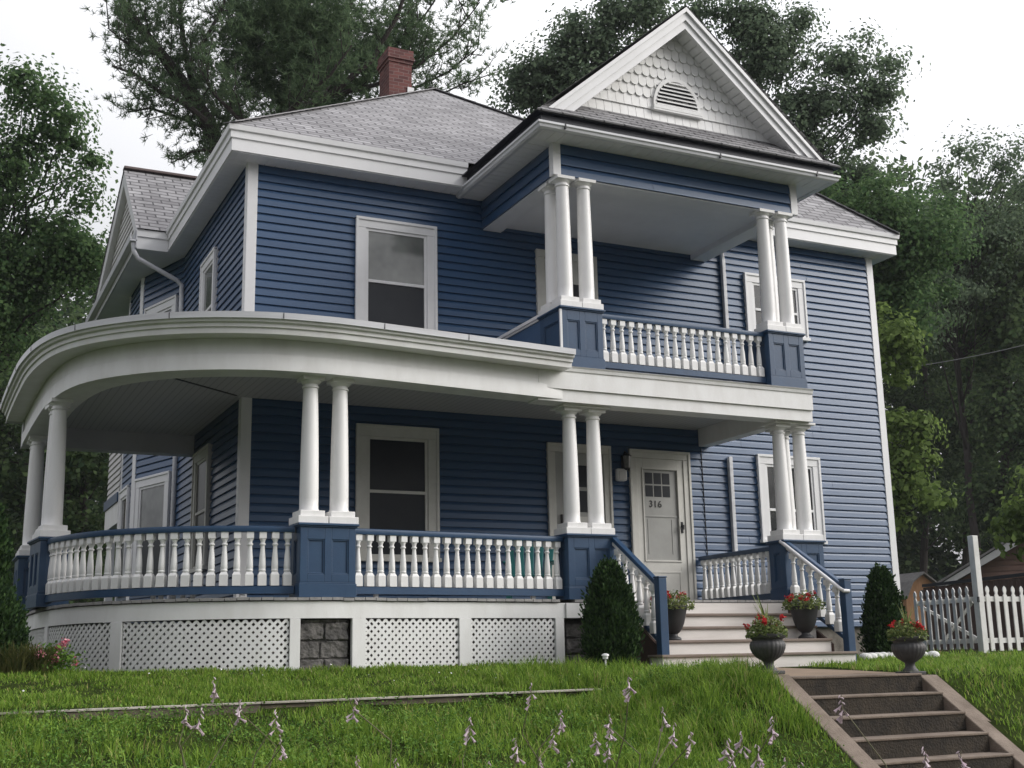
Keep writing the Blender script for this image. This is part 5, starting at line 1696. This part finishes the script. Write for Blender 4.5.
# ------------------------------------------------------------------ hostas
def hosta(label, stalks, d, seed, leaves=26):
    rs = np.random.RandomState(seed)
    d = d + 2.2
    tops = [at(px, py, d + rs.uniform(-0.3, 0.3)) for px, py in stalks]
    c = np.mean(tops, 0) + np.array([rs.uniform(-.1, .1), 0.05, 0])
    base = np.array([c[0], c[1], float(gz(c[0], c[1]))])
    t = thing("hosta", label, "hosta", tuple(base), 0, "hostas flowering at the foot of the slope")
    V = []
    for k in range(leaves):
        a = rs.uniform(0, 6.28); L = rs.uniform(0.14, 0.30); w = L * 0.28
        d0 = np.array([math.cos(a), math.sin(a), 0]); s = np.array([-d0[1], d0[0], 0])
        h = rs.uniform(0.10, 0.24)
        p0 = base + d0 * 0.05 + [0, 0, h * 0.4]; p1 = base + d0 * (0.05 + L * 0.45) + [0, 0, h]; p2 = base + d0 * (0.05 + L) + [0, 0, h * 0.75]
        V += [p0, p1 + s * w - [0, 0, 0.0], p2, p1 - [0, 0, 0.03]]
        V += [p0, p1 - [0, 0, 0.03], p2, p1 - s * w]
    o = bpy.data.objects.new("leaves", np_mesh("leaves", np.array(V), 4, M["hostaleaf"])); col.objects.link(o); WM[o] = Matrix.Identity(4); adopt(o, t)
    for q in tops:
        q = np.array(q)
        b0 = base + rs.normal(size=3) * [0.12, 0.08, 0]
        lean = rs.normal(size=3) * [0.10, 0.06, 0]
        p1 = b0 + (q - b0) * 0.55 + lean + [0, 0, 0.05]
        top = q + np.array([rs.normal() * 0.02, 0, 0.045])
        sm_ = MB().tube([b0, p1, q + [0, 0, -0.04], top], [0.0055, 0.0045, 0.0035, 0.002], 6)
        so = sm_.build("flower_stalk", M["stalk"], t, smooth=True)
        bl_ = MB()
        nb_ = rs.randint(7, 13)
        tilt = rs.uniform(-0.5, 0.5)
        for k in range(nb_):
            f = k / nb_
            s = q + np.array([tilt * 0.06 * (f - .5), 0, 0.045 - 0.15 * f]) + rs.normal(size=3) * 0.0045
            a = rs.uniform(0, 6.28)
            L = rs.uniform(0.036, 0.060) * (1.0 if f > 0.3 else 0.5)
            dv = np.array([math.cos(a) * 0.85, math.sin(a) * 0.85, -0.8 + rs.normal() * 0.25]); dv /= np.linalg.norm(dv)
            pts = [s, s + dv * L * 0.35, s + dv * L * 0.75 - [0, 0, 0.003], s + dv * L - [0, 0, 0.006]]
            bl_.tube(pts, [0.002, 0.004, 0.008 if f > .3 else 0.005, 0.0125 if f > 0.3 else 0.002], 6)
        bl_.build("bells", M["lilac"], so, smooth=True)


for lab, st_, d, sd in (("pair of lilac hosta spikes near the left of the slope below the timber edging", [(276, 716), (281, 742), (240, 706)], 6.3, 91),
                        ("fading hosta with small white bells at the lower left of the slope", [(186, 712), (215, 684), (200, 716)], 6.5, 92),
                        ("hosta with one pale bell before the middle of the timber edging", [(354, 704), (395, 764), (358, 764)], 6.6, 93),
                        ("hosta with lilac bells in the middle of the slope", [(470, 724), (517, 744), (490, 768), (540, 764)], 6.2, 94),
                        ("hosta whose tallest lilac spike stands at the right end of the timber edging", [(531, 690), (561, 716), (553, 736)], 6.9, 95),
                        ("hosta with a single tall lilac spike in front of the conical evergreen", [(629, 682), (610, 722), (596, 738), (608, 745)], 6.6, 96),
                        ("hosta with a slanting row of lilac bells right of centre on the slope", [(663, 713), (673, 730), (690, 738), (569, 766)], 6.4, 97),
                        ("dense pale hosta clump at the bottom left of the concrete steps", [(726, 745), (742, 738), (757, 752), (733, 757), (772, 724)], 6.0, 98),
                        ("drooping hosta bells beside the lower left curb of the concrete steps", [(785, 764), (762, 768), (800, 770)], 5.9, 99),
                        ("thin hosta stalks in front of the bottom concrete steps", [(842, 702), (960, 758), (925, 755)], 5.9, 100)):
    hosta(lab, st_, d, sd, leaves=40 if sd in (98, 99) else 22)

# ------------------------------------------------------------------ fence, gate, sheds
def picket(mb, x, y, ang, z0, z1, w=0.088, t=0.02):
    fr = F(x, y, ang)
    hw = w / 2
    prof = [(-hw, z0), (hw, z0), (hw, z1 - 0.17), (hw * 0.55, z1 - 0.15), (hw * 0.62, z1 - 0.125), (hw * 0.98, z1 - 0.085), (hw * 0.8, z1 - 0.04), (0, z1), (-hw * 0.8, z1 - 0.04), (-hw * 0.98, z1 - 0.085), (-hw * 0.62, z1 - 0.125), (-hw * 0.55, z1 - 0.15), (-hw, z1 - 0.17)]
    n = len(prof)
    a = [mb.p(*fr(u, -t, z)) for u, z in prof]; b = [mb.p(*fr(u, 0, z)) for u, z in prof]
    mb.f.append(a[::-1]); mb.f.append(b)
    for k in range(n): mb.f.append([a[k], a[(k + 1) % n], b[(k + 1) % n], b[k]])


pf = thing("picket_fence", "white picket fence running right from the tall plain post", "fence", (15.5, 0, -0.8))
for k in range(22):
    mb = MB(); picket(mb, 13.66 + k * 0.213, -0.05, 0, -0.76, 0.40); mb.build("picket", M["fence"], pf)
MB().box(13.45, 18.4, -0.048, -0.01, 0.12, 0.21).build("rail", M["fence"], pf)
MB().box(13.45, 18.4, -0.048, -0.01, -0.62, -0.53).build("rail", M["fence"], pf)
MB().box(13.36, 13.49, -0.13, 0.0, -0.9, 1.30).build("post", M["fence"], pf, bevel=0.008)
pg = thing("picket_gate", "open white picket gate with a cross brace between the evergreen and the tall post", "gate", (13.5, 0.9, -0.8))
ga = math.atan2(1.8, 0.32)
for k in range(9):
    u = 0.13 + k * 0.205
    mb = MB(); picket(mb, 13.36 + math.cos(ga) * u, 0.02 + math.sin(ga) * u, ga - math.pi, -0.72, 0.40); mb.build("picket", M["fence"], pg)
g0 = np.array([13.38, 0.04]); gd = np.array([math.cos(ga), math.sin(ga)])
def gpt(u, z, o=0.03): return (g0[0] + gd[0] * u + gd[1] * o, g0[1] + gd[1] * u - gd[0] * o, z)
MB().beam(gpt(0, 0.165), gpt(1.86, 0.165), 0.035, 0.085).build("rail", M["fence"], pg)
MB().beam(gpt(0, -0.575), gpt(1.86, -0.575), 0.035, 0.085).build("rail", M["fence"], pg)
MB().beam(gpt(0.08, 0.12, 0.055), gpt(1.0, -0.53, 0.055), 0.02, 0.06).beam(gpt(0.1, -0.53, 0.077), gpt(1.75, 0.12, 0.077), 0.02, 0.06).build("brace", M["fence"], pg)
MB().box(13.33, 13.37, -0.14, -0.12, 0.10, 0.2).build("hinge", M["metaldark"], pg)

# small wooden shed
sp_ = at(929, 655, 56.0)
sb = np.array([sp_[0], sp_[1], -0.74 + (655 - 655) / FPX * 56])
sz = float(gz(sb[0], sb[1]))
zpk = at(929, 573, 56.0)[2]
A = R(-4)
shed = thing("garden_shed", "small barn-shaped shed of orange wood with grey shingles beyond the picket fence", "shed", (sb[0], sb[1], sz))
fs_ = F(sb[0], sb[1], A)
hh = zpk
w_ = 1.0
prof = [(-w_, sz - 0.5), (w_, sz - 0.5), (w_, hh - 1.15), (w_ * 0.62, hh - 0.42), (0, hh), (-w_ * 0.62, hh - 0.42), (-w_, hh - 1.15)]
mb = MB(fs_); mb.extr([(u, 0, z) for u, z in prof], (0, 3.0, 0)); mb.build("wall", M["shedwood"], shed)
mb = MB(fs_)
for a_, b_ in zip(prof[2:6], prof[3:7]):
    (u0, z0), (u1, z1) = a_, b_
    k = 1.06
    mb.extr([(u0 * k, -0.18, z0 + 0.03), (u1 * k, -0.18, z1 + 0.03), (u1 * k, -0.18, z1 + 0.11), (u0 * k, -0.18, z0 + 0.11)], (0, 3.4, 0))
mb.build("roof", M["shedroof"], shed)
mb = MB(fs_).box(-0.13, 0.13, -0.04, 0.02, hh - 1.12, hh - 0.72).build("window", M["metaldark"], shed)
# roof flank toward the camera: a second, lower lean-to roof
fs2 = F(sb[0], sb[1], A)
# brown garage
gb = at(950, 655, 44.0); gzb = float(gz(gb[0], gb[1])); eave = at(950, 584, 44.0)[2]
A2 = math.atan2(-0.80, 0.60)
gar = thing("garage", "brown clapboard garage with a pale gable edge at the right border", "garage", (gb[0], gb[1], gzb))
fg = F(gb[0], gb[1], A2)
HW = 4.2
pk = eave + HW * 0.56
mb = MB(fg); mb.extr([(0.35, 0, gzb - 1), (2 * HW - 0.35, 0, gzb - 1), (2 * HW - 0.35, 0, eave), (HW, 0, pk - 0.15), (0.35, 0, eave)], (0, 7, 0)); mb.build("wall", M["brownside"], gar)
mb = MB(fg)
clap(mb, 0.35, 2 * HW - 0.35, gzb - 0.5, eave, 0.2, 0.05)
def tg(z):
    f = (z - eave) / (pk - 0.15 - eave); return (0.35 + (HW - 0.35) * f, 2 * HW - 0.35 - (HW - 0.35) * f)
clap(mb, 0, 0, eave, pk - 0.2, 0.2, 0.05, clip=tg)
mb.build("siding", M["brownside"], gar)
mb = MB(fg)
mb.extr([(-0.1, -0.7, eave - 0.05), (HW, -0.7, pk), (HW, -0.7, pk - 0.34), (-0.1, -0.7, eave - 0.24)], (0, 0.08, 0))
mb.extr([(2 * HW + 0.1, -0.7, eave - 0.05), (HW, -0.7, pk), (HW, -0.7, pk - 0.34), (2 * HW + 0.1, -0.7, eave - 0.24)], (0, 0.08, 0))
mb.extr([(-0.1, -0.62, eave - 0.09), (HW, -0.62, pk - 0.04), (HW, -0.62, pk - 0.16), (-0.1, -0.62, eave - 0.20)], (0, 0.62, 0))
mb.build("rake_board", M["greyside"], gar)
mb = MB(fg)
mb.extr([(-0.2, -0.75, eave - 0.07), (HW, -0.75, pk + 0.03), (HW, -0.75, pk + 0.11), (-0.2, -0.75, eave + 0.02)], (0, 8, 0))
mb.extr([(2 * HW + 0.2, -0.75, eave - 0.07), (HW, -0.75, pk + 0.03), (HW, -0.75, pk + 0.11), (2 * HW + 0.2, -0.75, eave + 0.02)], (0, 8, 0))
mb.build("roof", M["shedroof"], gar)
# brown board fence
bf = thing("board_fence", "dark brown board fence behind the white pickets", "fence", (20, 3, -0.8))
p0, p1 = at(930, 655, 33), at(1090, 655, 27)
dv = (p1 - p0)[:2]; L = np.linalg.norm(dv); ang = math.atan2(dv[1], dv[0])
ff = F(p0[0], p0[1], ang)
mb = MB(ff)
k = 0; u = 0
while u < L:
    mb.box(u, u + 0.14, -0.02, 0.0, -1.0, 0.93 + rnd.uniform(-0.01, 0.01)); u += 0.15
mb.build("boards", M["brownfence"], bf)
MB(ff).box(0, L, -0.05, 0.04, 0.95, 1.03).build("top_rail", M["navy"], bf)

# ------------------------------------------------------------------ props
ch_ = thing("porch_chair", "teal plastic chair on the porch behind the front balusters", "chair", (3.72, -1.35, 0.0), R(-28))
fc_ = F(3.72, -1.35, R(-28))
mb = MB(fc_); mb.extr([(-0.27, -0.25, 0.36), (0.27, -0.25, 0.36), (0.25, 0.22, 0.30), (-0.25, 0.22, 0.30)], (0, 0, 0.03)); mb.build("seat", M["teal"], ch_, bevel=0.01)
mb = MB(fc_)
for k in range(5):
    a = (k - 2) * 0.115
    hgt = 0.86 - 0.02 * (k - 2) ** 2
    mb.extr([(a - 0.053, 0.20, 0.28), (a + 0.053, 0.20, 0.28), (a * 1.25 + 0.064, 0.40, hgt), (a * 1.25 - 0.064, 0.40, hgt)], (0, 0.025, 0.005))
mb.build("backrest", M["teal"], ch_, bevel=0.008)
for s in (-1, 1):
    MB(fc_).box(s * 0.30 - 0.05, s * 0.30 + 0.05, -0.30, 0.28, 0.55, 0.575).build("armrest", M["teal"], ch_, bevel=0.008)
    MB(fc_).box(s * 0.28 - 0.03, s * 0.28 + 0.03, -0.27, -0.23, 0.0, 0.55).build("leg", M["teal"], ch_)
    mb = MB(fc_); mb.extr([(s * 0.28 - 0.03, 0.20, 0.0), (s * 0.28 + 0.03, 0.20, 0.0), (s * 0.28 + 0.03, 0.20, 0.55), (s * 0.28 - 0.03, 0.20, 0.55)], (0, 0.05, 0)); mb.build("leg", M["teal"], ch_)

ln = thing("wall_lantern", "small dark coach lantern mounted to the left of the front door", "lantern", (6.10, -0.12, 2.15))
MB().box(6.06, 6.14, -0.045, -0.024, 2.2, 2.4).build("back_plate", M["metaldark"], ln)
MB().tube([(6.10, -0.03, 2.38), (6.10, -0.09, 2.46), (6.10, -0.14, 2.42)], 0.012, 6).build("arm", M["metaldark"], ln)
MB().lathe([(0.01, 2.43), (0.075, 2.385), (0.08, 2.375)], 8, 6.10, -0.14).lathe([(0.05, 2.17), (0.055, 2.185), (0.03, 2.15)], 8, 6.10, -0.14).build("cage", M["metaldark"], ln)
MB().lathe([(0.048, 2.186), (0.066, 2.372)], 8, 6.10, -0.14).build("glass", mat("lantern_glass", (0.10, 0.10, 0.095), 0.12, (0.2, 0.2, 0.19), 14), ln)
mx_ = thing("mailbox", "white rounded mailbox on the wall beside the front door", "mailbox", (6.02, -0.1, 1.97))
MB().box(5.93, 6.11, -0.13, -0.026, 1.98, 2.18).build("box", M["trimwhite"], mx_, bevel=0.03)
MB().box(5.955, 6.085, -0.138, -0.128, 2.0, 2.14).build("door_flap", M["greyside"], mx_, bevel=0.004)

sl_ = thing("solar_light", "little white solar stake light in the grass before the conical evergreen", "garden light", (3.42, -3.9, -0.86))
MB().tube([(3.42, -3.9, -0.9), (3.42, -3.9, -0.75)], 0.01, 6).build("stake", M["trimwhite"], sl_)
MB().lathe([(0.03, -0.755), (0.034, -0.72), (0.045, -0.718), (0.04, -0.70), (0.01, -0.69)], 14, 3.42, -3.9).build("lamp_head", M["trimwhite"], sl_, smooth=True)

for k in range(9):
    x, y = 8.45 + k * 0.20, -2.62 + 0.10 * k
    if k > 4: y = -2.62 + 0.10 * 4 - 0.02 * (k - 4)
    z = float(gz(x, y)) + 0.035
    o = MB().lathe([(0.05, -0.03), (0.095, 0.0), (0.098, 0.035), (0.075, 0.07), (0.03, 0.088)], 12, x, y, z).build("edging_stone", M["stonewhite"], smooth=True)
    tag(o, "rounded white edging stone in the curved row around the right evergreen", "stone", "white stones edging the bed by the right evergreen")

w0, w1 = at(760, 378, 44), at(1120, 318, 40)
pts = [w0 + (w1 - w0) * k / 24 - np.array([0, 0, 0.5 * 4 * (k / 24) * (1 - k / 24)]) for k in range(25)]
wo = MB().tube(pts, 0.013, 6).build("power_line", M["wire"])
tag(wo, "thin sagging power line crossing the dark woods at the right", "cable")

hz = MB().box(-170, 200, -95, 175, -3.4, 40)  # thin volume added to lift the darkest tree tones, not seen as haze
hm = bpy.data.materials.new("dark_lift_air"); hm.use_nodes = True
ht = hm.node_tree; ht.nodes.remove(ht.nodes["Principled BSDF"])
pv = ht.nodes.new("ShaderNodeVolumePrincipled")
pv.inputs["Color"].default_value = (0.93, 0.95, 1.0, 1); pv.inputs["Density"].default_value = 0.00035
ht.links.new(pv.outputs["Volume"], ht.nodes["Material Output"].inputs["Volume"])
hzo = hz.build("dark_lift_veil", hm); tag(hzo, kind="stuff")

# ================================================================== LIGHT
w = bpy.data.worlds.new("World"); scene.world = w
w.use_nodes = True
t = w.node_tree
bg = t.nodes["Background"]
EL, AZ = R(30), R(121)     # compass-like: sun azimuth measured from +Y clockwise
sky = t.nodes.new("ShaderNodeTexSky"); sky.sky_type = "NISHITA"
sky.sun_disc = False; sky.sun_elevation = EL; sky.sun_rotation = AZ
sky.dust_density = 6.0; sky.air_density = 1.2
hs = t.nodes.new("ShaderNodeHueSaturation"); hs.inputs["Saturation"].default_value = 0.25
t.links.new(sky.outputs["Color"], hs.inputs["Color"])
t.links.new(hs.outputs["Color"], bg.inputs["Color"])
bg.inputs["Strength"].default_value = 0.05
# even cloud deck
tc = t.nodes.new("ShaderNodeTexCoord")
nz = t.nodes.new("ShaderNodeTexNoise"); nz.inputs["Scale"].default_value = 1.4; nz.inputs["Detail"].default_value = 4
t.links.new(tc.outputs["Generated"], nz.inputs["Vector"])
rp_ = t.nodes.new("ShaderNodeValToRGB")
rp_.color_ramp.elements[0].position = 0.32; rp_.color_ramp.elements[1].position = 0.62
rp_.color_ramp.elements[0].color = (0.72, 0.715, 0.80, 1); rp_.color_ramp.elements[1].color = (1.0, 1.0, 1.03, 1)
t.links.new(nz.outputs["Fac"], rp_.inputs["Fac"])
bg2 = t.nodes.new("ShaderNodeBackground"); bg2.inputs["Strength"].default_value = 0.84
t.links.new(rp_.outputs["Color"], bg2.inputs["Color"])
# overcast luminance: brighter towards the zenith, dimmer at the horizon
sx = t.nodes.new("ShaderNodeSeparateXYZ"); t.links.new(tc.outputs["Generated"], sx.inputs["Vector"])
mr_ = t.nodes.new("ShaderNodeMapRange")
mr_.inputs["From Min"].default_value = 0.0; mr_.inputs["From Max"].default_value = 1.0
mr_.inputs["To Min"].default_value = 0.30; mr_.inputs["To Max"].default_value = 1.7
t.links.new(sx.outputs["Z"], mr_.inputs["Value"])
dt = t.nodes.new("ShaderNodeVectorMath"); dt.operation = "DOT_PRODUCT"; dt.inputs[1].default_value = (0.65, 0.45, 0.6)
t.links.new(tc.outputs["Generated"], dt.inputs[0])
m2 = t.nodes.new("ShaderNodeMapRange")
m2.inputs["From Min"].default_value = 0.60; m2.inputs["From Max"].default_value = 0.92; m2.inputs["To Min"].default_value = 0.60; m2.inputs["To Max"].default_value = 1.06
t.links.new(dt.outputs["Value"], m2.inputs["Value"])
mm = t.nodes.new("ShaderNodeMath"); mm.operation = "MULTIPLY"
t.links.new(mr_.outputs["Result"], mm.inputs[0]); t.links.new(m2.outputs["Result"], mm.inputs[1])
t.links.new(mm.outputs["Value"], bg2.inputs["Strength"])
ad = t.nodes.new("ShaderNodeAddShader")
t.links.new(bg.outputs["Background"], ad.inputs[0]); t.links.new(bg2.outputs["Background"], ad.inputs[1])
t.links.new(ad.outputs["Shader"], t.nodes["World Output"].inputs["Surface"])
sun = bpy.data.lights.new("sun", "SUN"); sun.energy = 1.75; sun.angle = R(34); sun.color = (1.0, 0.975, 0.945)
so = bpy.data.objects.new("sun", sun); col.objects.link(so)
sd = Vector((math.sin(AZ) * math.cos(EL), math.cos(AZ) * math.cos(EL), math.sin(EL)))   # towards the sun
so.rotation_euler = sd.to_track_quat("Z", "Y").to_euler()
so.location = sd * 60

vs = scene.view_settings
vs.view_transform = "Standard"; vs.look = "None"; vs.gamma = 1.0; vs.exposure = 0.32; vs.use_curve_mapping = False
scene.render.engine = "CYCLES"
scene.cycles.max_bounces = 6
